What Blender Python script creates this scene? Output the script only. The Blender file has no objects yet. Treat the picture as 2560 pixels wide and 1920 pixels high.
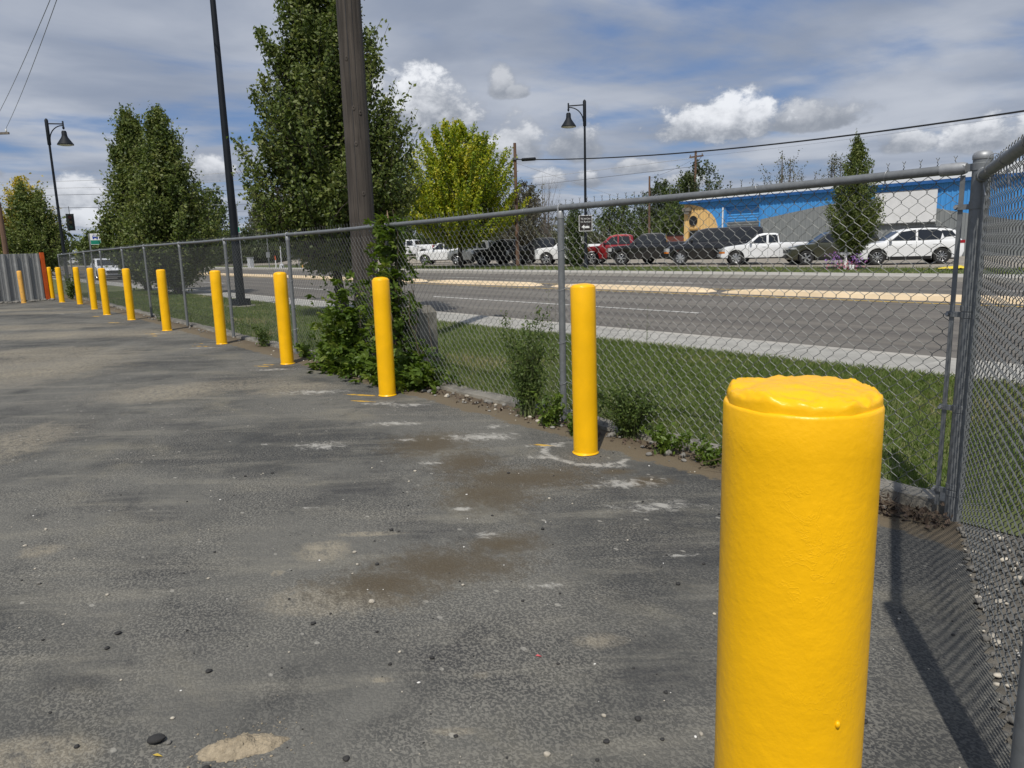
import bpy, bmesh, math, random
import numpy as np
from mathutils import Vector, Matrix, noise as mnoise

R = math.radians
random.seed(7)
rng = np.random.default_rng(11)
scene = bpy.context.scene
COL = scene.collection

# ------------------------------------------------------------------ camera
FX = 1850.0 / 2560.0
heading = R(180 - 38.2)
pitch = math.atan(341 / 1850.0)
roll = R(1.6)
fw0 = Vector((math.cos(heading), math.sin(heading), 0))
rt0 = Vector((fw0.y, -fw0.x, 0))
up0 = Vector((0, 0, 1))
fw = fw0 * math.cos(pitch) - up0 * math.sin(pitch)
upv = up0 * math.cos(pitch) + fw0 * math.sin(pitch)
cr = rt0 * math.cos(roll) - upv * math.sin(roll)
cu = upv * math.cos(roll) + rt0 * math.sin(roll)
cam = bpy.data.cameras.new('camera')
cam.sensor_width = 36.0
cam.lens = 36.0 * FX
cam.clip_start = 0.05
cam.clip_end = 6000
camo = bpy.data.objects.new('camera', cam)
COL.objects.link(camo)
camo.matrix_world = Matrix(((cr.x, cu.x, -fw.x, 0), (cr.y, cu.y, -fw.y, 0), (cr.z, cu.z, -fw.z, 1.30), (0, 0, 0, 1)))
scene.camera = camo
scene.render.resolution_x = 1024
scene.render.resolution_y = 768

# ------------------------------------------------------------------ node helper
class X:
    """a socket with arithmetic"""
    def __init__(s, t, k): s.t, s.k = t, k
    def _m(s, op, *o, clamp=False):
        n = s.t.nodes.new('ShaderNodeMath'); n.operation = op; n.use_clamp = clamp
        for i, v in enumerate((s,) + o):
            if isinstance(v, X): s.t.links.new(v.k, n.inputs[i])
            else: n.inputs[i].default_value = v
        return X(s.t, n.outputs[0])
    def __add__(s, o): return s._m('ADD', o)
    def __sub__(s, o): return s._m('SUBTRACT', o)
    def __mul__(s, o): return s._m('MULTIPLY', o)
    def __truediv__(s, o): return s._m('DIVIDE', o)
    def max(s, o): return s._m('MAXIMUM', o)
    def min(s, o): return s._m('MINIMUM', o)
    def pow(s, o): return s._m('POWER', o)
    def f(s, op, *o): return s._m(op, *o)
    def inv(s): return s._m('MULTIPLY_ADD', -1.0, 1.0)
    def ss(s, a, b):
        n = s.t.nodes.new('ShaderNodeMapRange'); n.interpolation_type = 'SMOOTHSTEP'
        s.t.links.new(s.k, n.inputs[0]); n.inputs[1].default_value = a; n.inputs[2].default_value = b
        return X(s.t, n.outputs[0])

def tnode(t, kind, **kw):
    n = t.nodes.new(kind)
    for k, v in kw.items(): setattr(n, k, v)
    return n

def noise(t, vec, scale, detail=4, rough=.55, dist=0.0):
    n = tnode(t, 'ShaderNodeTexNoise'); n.inputs['Scale'].default_value = scale
    n.inputs['Detail'].default_value = detail; n.inputs['Roughness'].default_value = rough
    n.inputs['Distortion'].default_value = dist
    if vec is not None: t.links.new(vec, n.inputs['Vector'])
    return X(t, n.outputs[0])

def voro(t, vec, scale, feature='F1', out='Distance', rnd=1.0):
    n = tnode(t, 'ShaderNodeTexVoronoi', feature=feature); n.inputs['Scale'].default_value = scale
    n.inputs['Randomness'].default_value = rnd
    if vec is not None: t.links.new(vec, n.inputs['Vector'])
    return X(t, n.outputs[out])

def mixc(t, fac, a, b):
    n = tnode(t, 'ShaderNodeMix', data_type='RGBA')
    for i, v in ((0, fac), (6, a), (7, b)):
        if isinstance(v, X): t.links.new(v.k, n.inputs[i])
        elif hasattr(v, 'is_output'): t.links.new(v, n.inputs[i])
        elif i == 0: n.inputs[0].default_value = v
        else: n.inputs[i].default_value = (*v, 1) if len(v) == 3 else v
    return n.outputs[2]

def mapping(t, vec, loc=(0, 0, 0), rot=(0, 0, 0), scale=(1, 1, 1), kind='POINT'):
    n = tnode(t, 'ShaderNodeMapping', vector_type=kind)
    n.inputs[1].default_value = loc; n.inputs[2].default_value = rot; n.inputs[3].default_value = scale
    t.links.new(vec, n.inputs[0])
    return n.outputs[0]

# ------------------------------------------------------------------ world: daylight sky under broken cloud
SUN_EL, SUN_AZ = R(56), R(308)          # azimuth measured from +X towards +Y
world = bpy.data.worlds.new('World'); scene.world = world; world.use_nodes = True
wt = world.node_tree; wt.nodes.clear()
sky = tnode(wt, 'ShaderNodeTexSky', sky_type='NISHITA', sun_disc=False)
sky.sun_elevation = SUN_EL; sky.sun_rotation = R(90) - SUN_AZ; sky.air_density = 1.0; sky.dust_density = 0.6; sky.ozone_density = 2.0
geo = tnode(wt, 'ShaderNodeTexCoord')
sep = tnode(wt, 'ShaderNodeSeparateXYZ'); wt.links.new(geo.outputs['Generated'], sep.inputs[0])
dx, dy, dz = (X(wt, sep.outputs[i]) for i in range(3))
zc = dz.max(0.0) + 0.06
comb = tnode(wt, 'ShaderNodeCombineXYZ')
wt.links.new((dx / zc).k, comb.inputs[0]); wt.links.new((dy / zc).k, comb.inputs[1])
plane = comb.outputs[0]
strat = noise(wt, plane, 0.62, 7, .52, .35)
strat2 = noise(wt, mapping(wt, plane, loc=(3.1, 7.7, 0), rot=(0, 0, .6), scale=(1.6, .8, 1)), 0.9, 6, .55, .2)
cover = (strat * .62 + strat2 * .38)
gap = cover.ss(.375, .53)                     # 0 in a gap, 1 under the sheet
shade = noise(wt, mapping(wt, plane, loc=(9, 2, 0)), 0.8, 6, .5, .3).ss(.3, .72)
low = dz.ss(.02, .34)
sheet = mixc(wt, shade, (2.85, 3.28, 4.15), (5.5, 5.8, 6.4))
blue = mixc(wt, .68, sky.outputs[0], (1.05, 1.95, 4.3))
c0 = mixc(wt, gap * .90, blue, sheet)
# cumulus: heaps standing in the lower sky; azimuth/elevation coordinates
az = dy.f('ARCTAN2', dx)
el = dz.f('ARCSINE')
puffv = tnode(wt, 'ShaderNodeCombineXYZ')
wt.links.new((az * 1.0).k, puffv.inputs[0]); wt.links.new((el * 1.35).k, puffv.inputs[1])
pv = puffv.outputs[0]
fine = noise(wt, pv, 32, 9, .64, .15) - .5
mid = noise(wt, pv, 9, 3, .5) - .5
heaps = [  # azimuth(deg), base elevation(deg), half-width(deg), height(deg), brightness
    (147.6, 9.4, 4.5, 4.3, 1.0), (151.8, 9.3, 3.4, 4.0, .85), (141.9, 11.1, 1.3, 1.9, .5), (140.9, 10.9, 1.2, .9, .35),
    (126.2, 7.7, 5.8, 3.0, 1.0), (120.2, 7.7, 4.8, 2.1, .5), (140.9, 6.8, 2.6, 3.0, .66), (136.6, 6.8, 2.8, 3.3, .72), (144.6, 6.6, 2.6, 2.4, .7),
    (138.5, 4.6, 1.7, 1.8, .85), (135.8, 4.5, 1.6, 1.4, .75), (132.2, 5.4, 2.2, 1.1, .55), (128.6, 4.2, 2.0, 1.0, .5), (139.6, 2.4, 2.2, 1.0, .6),
    (114.3, 5.8, 2.2, 1.6, .75), (110.2, 5.6, 2.5, 2.2, .85), (106.0, 5.8, 3.0, 2.4, .8),
    (163.2, 5.5, 2.2, 1.9, .85), (171.4, 3.5, 3.2, 2.5, .8), (170.6, 2.4, 1.6, 1.0, .9), (176.5, 5.2, 1.9, 1.2, .25), (180, 3.0, 2.0, 1.6, .8)]
cum = None; lit = None
for (a, e, hw, hh, br) in heaps:
    a = (a + 180) % 360 - 180
    da = az - R(a)
    if abs(a) > 150:
        da = (da + math.pi * 3)._m('FLOORED_MODULO', math.pi * 2) - math.pi
    u = da / R(hw)
    w = (el - R(e)) / R(hh)
    wup = w.max(0.0)
    wdn = w.min(0.0) * 3.2
    d = (u * u + wup * wup + wdn * wdn).f('SQRT')
    m = (d * -1.0 + 1.0 + fine * 1.3 + mid * 1.0).ss(.0, .42)
    ed = (wup * .75 + fine * 1.1 + mid * .9 + .30).ss(.12, .86) * br
    cum = m if cum is None else cum.max(m)
    lit = ed * m if lit is None else lit.max(ed * m)
# the same kind of heaps carry on round the rest of the sky
gfield = noise(wt, mapping(wt, pv, loc=(2.3, .4, 0)), 5.5, 5, .52)
gband = el.ss(R(2), R(6)) * el.ss(R(17), R(10)) * (dx * fw0.x + dy * fw0.y).ss(.62, .45)
gm = (gfield + fine * .12).ss(.54, .60) * gband
cum = cum.max(gm); lit = lit.max(gm * (gfield.ss(.54, .72) * .9))
ccol = mixc(wt, lit, (2.75, 3.05, 3.6), (8.9, 9.1, 9.5))
c1 = mixc(wt, cum * .93, c0, ccol)
hz = dz.ss(.10, -.01)
c2 = mixc(wt, hz * .35, c1, (4.6, 5.1, 5.9))
bg = tnode(wt, 'ShaderNodeBackground'); bg.inputs[1].default_value = 0.1
wo = tnode(wt, 'ShaderNodeOutputWorld')
wt.links.new(c2, bg.inputs[0]); wt.links.new(bg.outputs[0], wo.inputs[0])
world.cycles.sampling_method = 'NONE'

# ------------------------------------------------------------------ sun, exposure
sl = bpy.data.lights.new('sun', 'SUN'); sl.energy = 3.9; sl.angle = R(0.6); sl.color = (1, .955, .88)
so = bpy.data.objects.new('sun', sl); COL.objects.link(so)
sd = Vector((math.cos(SUN_EL) * math.cos(SUN_AZ), math.cos(SUN_EL) * math.sin(SUN_AZ), math.sin(SUN_EL)))
so.rotation_euler = sd.to_track_quat('Z', 'Y').to_euler(); so.location = sd * 60
vs = scene.view_settings
vs.view_transform = 'Standard'; vs.look = 'None'; vs.exposure = 0.0; vs.gamma = 1.0; vs.use_curve_mapping = False

# ------------------------------------------------------------------ materials
def new_mat(name):
    m = bpy.data.materials.new(name); m.use_nodes = True
    t = m.node_tree
    return m, t, t.nodes['Principled BSDF']

def coords(t, kind='Object'):
    n = tnode(t, 'ShaderNodeTexCoord'); return n.outputs[kind]

def bump(t, b, h, strength=.3, dist=.01):
    n = tnode(t, 'ShaderNodeBump'); n.inputs['Strength'].default_value = strength; n.inputs['Distance'].default_value = dist
    t.links.new(h.k if isinstance(h, X) else h, n.inputs['Height']); t.links.new(n.outputs[0], b.inputs['Normal'])
    return n

MATS = {}
def mat(name, col, rough=.6, metal=0.0, var=.12, scale=6.0, bumpamt=0.0, coat=0.0, spec=.5):
    """plain surface with a little procedural unevenness of tone and gloss"""
    if name in MATS: return MATS[name]
    m, t, b = new_mat(name)
    co = coords(t)
    n = noise(t, co, scale, 5, .6)
    dark = tuple(max(0, c * (1 - var)) for c in col); light = tuple(min(1, c * (1 + var)) for c in col)
    t.links.new(mixc(t, n.ss(.3, .7), dark, light), b.inputs['Base Color'])
    b.inputs['Metallic'].default_value = metal
    t.links.new((n * .2 + (rough - .1)).k, b.inputs['Roughness'])
    b.inputs['Coat Weight'].default_value = coat; b.inputs['Coat Roughness'].default_value = .06
    b.inputs['Specular IOR Level'].default_value = spec
    if bumpamt: bump(t, b, noise(t, co, scale * 4, 4), bumpamt, .01)
    MATS[name] = m
    return m

YARD = {
 'dust': (1.1, .9, R(51.8), [(-10.8, .9, 1.3, 1.9), (-7.7, 1.7, .7, .5), (-12.6, 1.2, 1.1, .7), (-7.6, 2.4, .75, .4), (-6.3, .3, .4, .8), (-3.85, .27, .10, .10),
    (-2.88, 1.0, .032, .038), (-2.2, .06, .2, .1), (-2.97, 1.25, .13, .13), (-6.9, 2.75, .5, .4), (-2.5, 1.06, .3, .14), (-15, 2.0, 2.6, .8), (-18, 1.0, 3, .7),
    (-1.62, 1.62, .1, .05), (-1.9, .95, .04, .02), (-1.55, .98, .09, .025), (-1.72, 1.2, .03, .03), (-3.0, 1.5, .2, .03), (-22, 2.4, 2.5, .5), (-24.5, 1.6, 2, .6)]),
 'dark': (1.0, 1.0, R(20), [(-4.42, .68, .32, .26), (-4.0, .8, .24, .14), (-3.27, .63, .36, .24), (-2.68, .63, .26, .2), (-3.7, 1.75, .36, .55), (-2.06, 2.36, .6, .34),
    (-2.93, 1.7, .3, .17), (-1.78, 1.17, .4, .2), (-8, 2.46, .8, .35), (-5.15, 3.2, .6, .26), (-13, 2.7, 2.0, .3), (-21, 2.2, 4, .4), (-6.2, 1.4, .7, .2), (-1.4, 1.6, .3, .3)]),
 'brown': (1.0, .38, R(51.8), [(-4.2, 2.58, .3, .36), (-3.66, 2.51, .2, .33), (-3.17, 2.55, .48, .24), (-3.07, 2.25, .27, .27), (-2.47, 1.56, .32, .2), (-2.49, 1.28, .26, .18),
    (-2.49, 1.89, .18, .13), (-2.64, 3.03, .14, .10), (-2.9, 3.02, .12, .06)]),
 'white': (1.7, .6, R(51.8), [(-3.42, 2.93, .22, .10), (-3.0, 3.08, .2, .09), (-3.6, 3.12, .25, .10), (-4.4, 2.52, .13, .08), (-4.27, 3.2, .2, .10),
    (-5.0, 1.74, .06, .05), (-3.8, 2.33, .14, .06), (-5.66, 3.0, .3, .12), (-5.4, 3.15, .3, .12), (-2.62, 1.9, .13, .07), (-2.7, 2.9, .4, .16), (-2.35, 2.75, .4, .14), (-4.1, 2.95, .5, .2),
    (-4.9, 2.7, .4, .12), (-8.3, 3.0, .5, .14), (-11.1, 3.05, .6, .12), (-13.9, 3.1, .6, .12), (-17.2, 3.0, .8, .15), (-3.0, 2.0, .1, .06), (-4.7, 2.0, .3, .2),
    (-5.85, 1.45, .022, .24), (-2.05, 1.75, .14, .05), (-1.9, 2.35, .14, .03), (-6.6, 2.8, .6, .2), (-21, 2.8, 1.2, .2), (-24, 2.9, 1.2, .2), (-3.55, 1.42, .16, .018)]),
 'collar': (.5, .25, 0, [(-3.30, 3.18, .23, .19), (-5.94, 3.22, .2, .17), (-8.58, 3.33, .2, .17), (-11.34, 3.42, .2, .17), (-14.3, 3.38, .2, .17), (-17.5, 3.45, .2, .17)]),
 'paint': (1.1, .35, R(30), [(-3.64, 3.1, .085, .022), (-6.12, 3.06, .17, .030), (-5.86, 2.93, .13, .026), (-8.62, 3.05, .14, .022), (-8.7, 3.14, .11, .022),
    (-13.9, 3.04, .2, .04), (-13.5, 2.98, .15, .03), (-11.3, 3.12, .22, .025), (-11.7, 3.2, .14, .02), (-17.1, 3.03, .22, .05), (-19.4, 3.1, .2, .06)])}

def yard_fields(x, y):
    out = {}
    ring = np.hypot((x + 3.30) / 1.25, y - 3.18)
    for k, (amp, soft, rot, lst) in YARD.items():
        v = np.full(x.shape, -3.0)
        for (cx_, cy_, rx, ry) in lst:
            a = x - cx_; b = y - cy_; c, s_ = math.cos(rot), math.sin(rot)
            u = (a * c + b * s_) / rx; w = (-a * s_ + b * c) / ry
            v = np.maximum(v, 1.15 - np.sqrt(u * u + w * w))
        if k == 'white': v = np.maximum(v, 1.15 - np.abs(ring - .235) / .055 - np.maximum(0, (y - 3.22) * 6))
        out[k] = v
    return out

def make_yard_mat():
    m, t, b = new_mat('yard_asphalt')
    co = coords(t)
    flat = mapping(t, co, scale=(1, 1, 0))
    side = R(51.8)                      # smears lie across the yard
    big = noise(t, flat, .55, 5, .6, .4)
    medn = noise(t, flat, 2.4, 6, .66, .5)
    streak = noise(t, mapping(t, mapping(t, flat, rot=(0, 0, -side)), scale=(.9, 5.0, 1)), .9, 7, .70, .3)
    base = mixc(t, big.ss(.38, .62), (.042, .0435, .043), (.134, .130, .115))
    base = mixc(t, streak.ss(.48, .68) * .72, base, (.200, .188, .155))
    base = mixc(t, medn.ss(.52, .70) * .62, base, (.034, .035, .036))
    dust = noise(t, mapping(t, flat, loc=(4, 9, 0), scale=(1, 1.5, 1)), .95, 8, .66, .3).ss(.52, .74)
    base = mixc(t, dust * .72, base, (.215, .195, .145))
    mott = noise(t, mapping(t, flat, loc=(1, 6, 0), rot=(0, 0, .5), scale=(1, 1.6, 1)), 16, 7, .74)
    base = mixc(t, mott.ss(.52, .74) * .45, base, (.215, .205, .178))
    base = mixc(t, mott.ss(.47, .30) * .40, base, (.034, .036, .040))
    nz1 = (noise(t, flat, 5.5, 7, .70, .4) - .5) * 1.5
    nz = nz1 * .7 + (mott - .5) * 1.6
    tone = {'dust': (.62, (.34, .295, .215)), 'dark': (.60, (.030, .031, .034)), 'collar': (.7, (.105, .100, .085)), 'paint': (.92, (.62, .36, .02))}
    smear = noise(t, mapping(t, mapping(t, flat, rot=(0, 0, -side)), scale=(1.6, 17, 1)), 1.1, 5, .6, .4).ss(.36, .62)
    for k in ('dust', 'dark', 'collar'):
        amp, soft = YARD[k][:2]
        at = tnode(t, 'ShaderNodeAttribute', attribute_name=k)
        mk_ = (X(t, at.outputs['Fac']) - nz * (1.25 if k == 'dust' else amp)).ss(0, .55 if k == 'dust' else soft) * tone[k][0]
        if k == 'dust': mk_ = mk_ * (mott.ss(.36, .58) * .8 + .2)
        if k == 'dark': mk_ = mk_ * (smear * .85 + .20)
        base = mixc(t, mk_, base, tone[k][1])
    # stone in the tar
    grain = noise(t, flat, 120, 3, .7)
    worn = noise(t, flat, 1.3, 5, .62).ss(.34, .64)
    st = noise(t, mapping(t, flat, rot=(0, 0, .4), scale=(1, 1.25, 1)), 88, 2, .55, .6).ss(.575, .43)
    base = mixc(t, st.inv() * (worn * .34 + .08), base, (.262, .248, .212))
    base = mixc(t, st * (worn * .38 + .05), base, (.030, .031, .032))
    base = mixc(t, grain.ss(.56, .78) * .25, base, (.30, .29, .26))
    chip = tnode(t, 'ShaderNodeTexVoronoi'); chip.inputs['Scale'].default_value = 7.0; t.links.new(mapping(t, flat, scale=(1, 1.6, 1)), chip.inputs['Vector'])
    cs = tnode(t, 'ShaderNodeSeparateColor'); t.links.new(chip.outputs['Color'], cs.inputs[0])
    base = mixc(t, (X(t, chip.outputs['Distance']) + (mott - .5) * .25).ss(.12, .07) * X(t, cs.outputs[1]).ss(.55, .6) * .5, base, (.42, .40, .35))
    # damp brown silt: patches on the asphalt and a strip along the fence foot
    at = tnode(t, 'ShaderNodeAttribute', attribute_name='brown')
    bm_ = (X(t, at.outputs['Fac']) - nz * 1.5).ss(-.25, 1.0)
    base = mixc(t, bm_ * (mott * 1.1 + .36), base, mixc(t, grain, (.052, .040, .024), (.120, .095, .060)))
    sepn = tnode(t, 'ShaderNodeSeparateXYZ'); t.links.new(flat, sepn.inputs[0])
    px, py = X(t, sepn.outputs[0]), X(t, sepn.outputs[1])
    fy = py + px * .02 + nz1 * .20 + (mott - .5) * .10
    base = mixc(t, fy.ss(3.24, 3.28) * .88, base, mixc(t, grain, (.090, .068, .040), (.205, .162, .104)))
    base = mixc(t, fy.ss(3.36, 3.55) * .6, base, (.095, .072, .048))
    # side fence shadow, painted into the asphalt colour as a darker strip
    base = mixc(t, (px * .907 + py * .42 + nz * .05).ss(.02, .12) * .22, base, (.050, .050, .047))
    at = tnode(t, 'ShaderNodeAttribute', attribute_name='white')
    wn_ = (noise(t, mapping(t, flat, rot=(0, 0, R(-20)), scale=(1, 1.5, 1)), 11, 8, .80, .5) - .5) * 2.0
    base = mixc(t, (X(t, at.outputs['Fac']) - wn_ * 1.7 - .55).ss(0, .7) * .55, base, (.56, .54, .49))
    amp, soft = YARD['paint'][:2]
    at = tnode(t, 'ShaderNodeAttribute', attribute_name='paint')
    base = mixc(t, (X(t, at.outputs['Fac']) - wn_ * 1.5).ss(0, .6) * .85, base, tone['paint'][1])
    t.links.new(base, b.inputs['Base Color'])
    b.inputs['Roughness'].default_value = .88; b.inputs['Specular IOR Level'].default_value = .3
    bump(t, b, st * .5 + grain * .5 + nz * .3, .55, .006)
    return m

def make_road_mat():
    m, t, b = new_mat('road_asphalt')
    co = coords(t)
    s = tnode(t, 'ShaderNodeSeparateXYZ'); t.links.new(co, s.inputs[0])
    py = X(t, s.outputs[1])
    str1 = noise(t, mapping(t, co, scale=(.03, 1.5, 1)), 1.0, 6, .62)
    str2 = noise(t, mapping(t, co, loc=(5, 3, 0), scale=(.012, 4.5, 1)), 1.0, 5, .6)
    grain = noise(t, co, 18, 4, .7)
    track = (py * (math.pi * 2 / 1.8) + 1.0).f('SINE') * .5 + .5
    base = mixc(t, str1.ss(.3, .7), (.105, .094, .079), (.170, .153, .128))
    base = mixc(t, (track * (str1 * 1.4)) * .50, base, (.080, .071, .063))
    base = mixc(t, str2.ss(.50, .72) * .75, base, (.064, .059, .055))
    patch_ = noise(t, mapping(t, co, loc=(11, 2, 0), scale=(.10, .45, 1)), 1.0, 3, .5).ss(.56, .60)
    base = mixc(t, patch_ * .35, base, (.20, .185, .16))
    base = mixc(t, grain.ss(.55, .8) * .2, base, (.26, .25, .23))
    tar = noise(t, mapping(t, co, scale=(.4, 1.5, 1)), .7, 3, .5, 2.5)
    line = (tar - .5).f('ABSOLUTE').ss(.006, .002)
    base = mixc(t, line * .6, base, (.03, .03, .03))
    t.links.new(base, b.inputs['Base Color']); b.inputs['Roughness'].default_value = .85
    bump(t, b, grain, .25, .005)
    return m

def make_concrete(name, col, sc=3.0, var=.16, b_amt=.25):
    m, t, b = new_mat(name)
    co = coords(t)
    oi = tnode(t, 'ShaderNodeObjectInfo')
    a = noise(t, co, sc, 6, .6); g = noise(t, co, sc * 14, 4, .7)
    lo = tuple(c * (1 - var) for c in col); hi = tuple(min(1, c * (1 + var)) for c in col)
    base = mixc(t, a.ss(.3, .7), lo, hi)
    base = mixc(t, X(t, oi.outputs['Random']) * .22, base, tuple(c * .75 for c in col))
    base = mixc(t, g.ss(.6, .8) * .25, base, tuple(c * .5 for c in col))
    t.links.new(base, b.inputs['Base Color']); b.inputs['Roughness'].default_value = .9
    bump(t, b, g, b_amt, .006)
    return m

def make_lawn(name, dry=.35):
    m, t, b = new_mat(name)
    co = coords(t)
    a = noise(t, co, .8, 6, .6); c = noise(t, co, 9, 5, .7); d = noise(t, mapping(t, co, loc=(4, 4, 0)), .5, 4, .5)
    base = mixc(t, a.ss(.35, .65), (.072, .090, .022), (.118, .132, .038))
    base = mixc(t, c.ss(.45, .75) * .6, base, (.035, .045, .014))
    base = mixc(t, d.ss(.52, .72) * dry, base, (.20, .165, .085))
    t.links.new(base, b.inputs['Base Color']); b.inputs['Roughness'].default_value = .9
    bump(t, b, c, .6, .03)
    return m

def make_leafmat(name, cols, trans=.28, rough=.5):
    """leaf blade; every leaf carries its own shade value"""
    m, t, b = new_mat(name)
    at = tnode(t, 'ShaderNodeAttribute', attribute_name='shade')
    rp = tnode(t, 'ShaderNodeValToRGB'); t.links.new(at.outputs['Fac'], rp.inputs[0])
    el_ = rp.color_ramp.elements
    while len(el_) < len(cols): el_.new(.5)
    for i, c in enumerate(cols):
        el_[i].position = i / (len(cols) - 1); el_[i].color = (*c, 1)
    t.links.new(rp.outputs[0], b.inputs['Base Color']); b.inputs['Roughness'].default_value = rough
    b.inputs['Specular IOR Level'].default_value = .35
    tr = tnode(t, 'ShaderNodeBsdfTranslucent')
    hs = tnode(t, 'ShaderNodeHueSaturation'); hs.inputs['Value'].default_value = 1.35; hs.inputs['Saturation'].default_value = 1.1
    t.links.new(rp.outputs[0], hs.inputs['Color']); t.links.new(hs.outputs[0], tr.inputs[0])
    mx = tnode(t, 'ShaderNodeMixShader'); mx.inputs[0].default_value = trans
    out = t.nodes['Material Output']
    t.links.new(b.outputs[0], mx.inputs[1]); t.links.new(tr.outputs[0], mx.inputs[2]); t.links.new(mx.outputs[0], out.inputs[0])
    return m

def make_wood(name, a, bcol, along=(9, 9, .35)):
    m, t, b = new_mat(name)
    co = coords(t)
    g = noise(t, mapping(t, co, scale=along), 3.0, 7, .68, .3)
    g2 = noise(t, mapping(t, co, scale=(along[0] * 4, along[1] * 4, along[2] * 2)), 3.0, 4, .6)
    pt = noise(t, co, 1.3, 4, .5)
    base = mixc(t, g.ss(.3, .7), a, bcol)
    base = mixc(t, pt.ss(.5, .75) * .5, base, tuple(c * 1.5 for c in bcol))
    base = mixc(t, g2.ss(.62, .72) * .6, base, tuple(c * .4 for c in a))
    t.links.new(base, b.inputs['Base Color']); b.inputs['Roughness'].default_value = .88
    bump(t, b, g + g2 * .6, .6, .012)
    return m

def make_yellow(name, col, old=False):
    m, t, b = new_mat(name)
    co = coords(t)
    oi = tnode(t, 'ShaderNodeObjectInfo')
    mp = tnode(t, 'ShaderNodeVectorMath', operation='ADD'); t.links.new(co, mp.inputs[0])
    rr = tnode(t, 'ShaderNodeVectorMath', operation='SCALE'); rr.inputs[0].default_value = (3, 5, 7); t.links.new(oi.outputs['Random'], rr.inputs['Scale'])
    t.links.new(rr.outputs[0], mp.inputs[1]); v = mp.outputs[0]
    a = noise(t, v, 7, 5, .6); fine = noise(t, v, 75, 4, .6)
    ridge = (noise(t, v, 22, 5, .62, .8) - .5).f('ABSOLUTE').ss(.02, .0)
    ridgem = noise(t, v, 9, 3, .5).ss(.46, .66)
    drip = voro(t, mapping(t, v, scale=(1, 1, .8)), 30).ss(.16, .05) * noise(t, v, 8, 2).ss(.55, .65)
    c = mixc(t, a.ss(.3, .7), tuple(x * .94 for x in col), tuple(min(1, x * 1.05) for x in col))
    if old:
        w = noise(t, v, 11, 6, .7).ss(.56, .66)
        c = mixc(t, w * .7, c, (.30, .20, .10))
    t.links.new(c, b.inputs['Base Color'])
    b.inputs['Roughness'].default_value = .7 if old else .36
    b.inputs['Specular IOR Level'].default_value = .35
    bump(t, b, fine * .5 + ridge * ridgem * .09 + drip * .3 + a * 1.1, .55, .0030)
    return m

def make_galv(name, col=(.30, .31, .32), metal=.55):
    m, t, b = new_mat(name)
    co = coords(t)
    sp = voro(t, co, 55, 'F1', 'Color'); hs = tnode(t, 'ShaderNodeSeparateColor'); t.links.new(sp.k, hs.inputs[0])
    st = noise(t, mapping(t, co, scale=(1, 1, .25)), 9, 5, .6)
    c = mixc(t, X(t, hs.outputs[0]) * .5, tuple(x * .82 for x in col), tuple(x * 1.15 for x in col))
    c = mixc(t, st.ss(.5, .75) * .5, c, tuple(x * 1.35 for x in col))
    t.links.new(c, b.inputs['Base Color']); b.inputs['Metallic'].default_value = metal; b.inputs['Roughness'].default_value = .52
    bump(t, b, st, .08, .002)
    return m

M_yard = make_yard_mat(); M_road = make_road_mat()
M_walk = make_concrete('sidewalk_concrete', (.33, .32, .29))
M_farwalk = make_concrete('kerb_concrete', (.38, .36, .32))
M_edge = make_concrete('edging_concrete', (.20, .185, .155), 6, .4, .8)
M_median = make_concrete('median_paint', (.70, .55, .36), 1.2, .12)
M_lawn = make_lawn('lawn_soil'); M_verge = make_lawn('verge_soil', .5)
M_yellow = make_yellow('yellow_paint', (.92, .49, .003)); M_yold = make_yellow('faded_yellow_paint', (.78, .42, .09), True)
M_galv = make_galv('galvanised_steel', (.20, .21, .215), .35); M_galvd = make_galv('galvanised_wire', (.165, .17, .165), .3)
M_galvl = make_galv('bright_galvanised', (.36, .37, .38), .5)
M_pole = make_wood('weathered_pole_wood', (.026, .021, .017), (.080, .066, .054))
M_polebr = make_wood('brown_pole_wood', (.085, .05, .034), (.17, .10, .065), (6, 6, .3))
M_bark = make_wood('bark', (.022, .017, .013), (.060, .047, .038), (8, 8, 1.2))
M_barkg = make_wood('grey_bark', (.09, .078, .066), (.19, .165, .14), (8, 8, 1.2))
M_dark = mat('dark_blue_pole_paint', (.006, .009, .014), .62, 0, .2, 3, 0, 0, .3)
M_black = mat('black_plastic', (.012, .012, .013), .5)
M_rubber = mat('tyre_rubber', (.014, .014, .014), .8)
M_chrome = mat('rim_alloy', (.62, .62, .63), .28, .85, .05)
M_glass = mat('dark_car_glass', (.012, .014, .016), .12, 0, .1, 2, 0, 0, .8)
M_white = mat('white_car_paint', (.78, .79, .80), .3, 0, .03, 1, 0, .6)
M_blackp = mat('black_car_paint', (.006, .006, .008), .28, 0, .1, 1, 0, .8)
M_red = mat('red_car_paint', (.28, .008, .014), .3, .2, .08, 1, 0, .8)
M_olive = mat('olive_car_paint', (.055, .056, .034), .3, .35, .08, 1, 0, .8)
M_silver = mat('silver_car_paint', (.30, .31, .32), .32, .5, .06, 1, 0, .7)
M_lens = mat('lamp_lens', (.55, .56, .56), .15, .3, .1, 9)
M_amber = mat('amber_lens', (.65, .20, .02), .2)
M_tail = mat('tail_lens', (.30, .008, .010), .2)
M_signw = mat('white_sign_sheet', (.72, .72, .71), .5, 0, .05, 2)
M_signb = mat('dark_brown_sign_sheet', (.018, .013, .011), .5)
M_green = mat('green_sign_sheet', (.0, .19, .12), .5)
M_blue2 = mat('blue_sign_print', (.02, .05, .30), .5)
M_orange = mat('orange_paint', (.62, .10, .012), .5)
M_sand = mat('sand', (.32, .265, .185), .95, 0, .25, 40, .8)
M_stone = mat('pebble_pale', (.42, .38, .31), .8, 0, .25, 20, .4)
M_stoned = mat('pebble_dark', (.028, .027, .026), .8, 0, .3, 20, .4)
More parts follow.
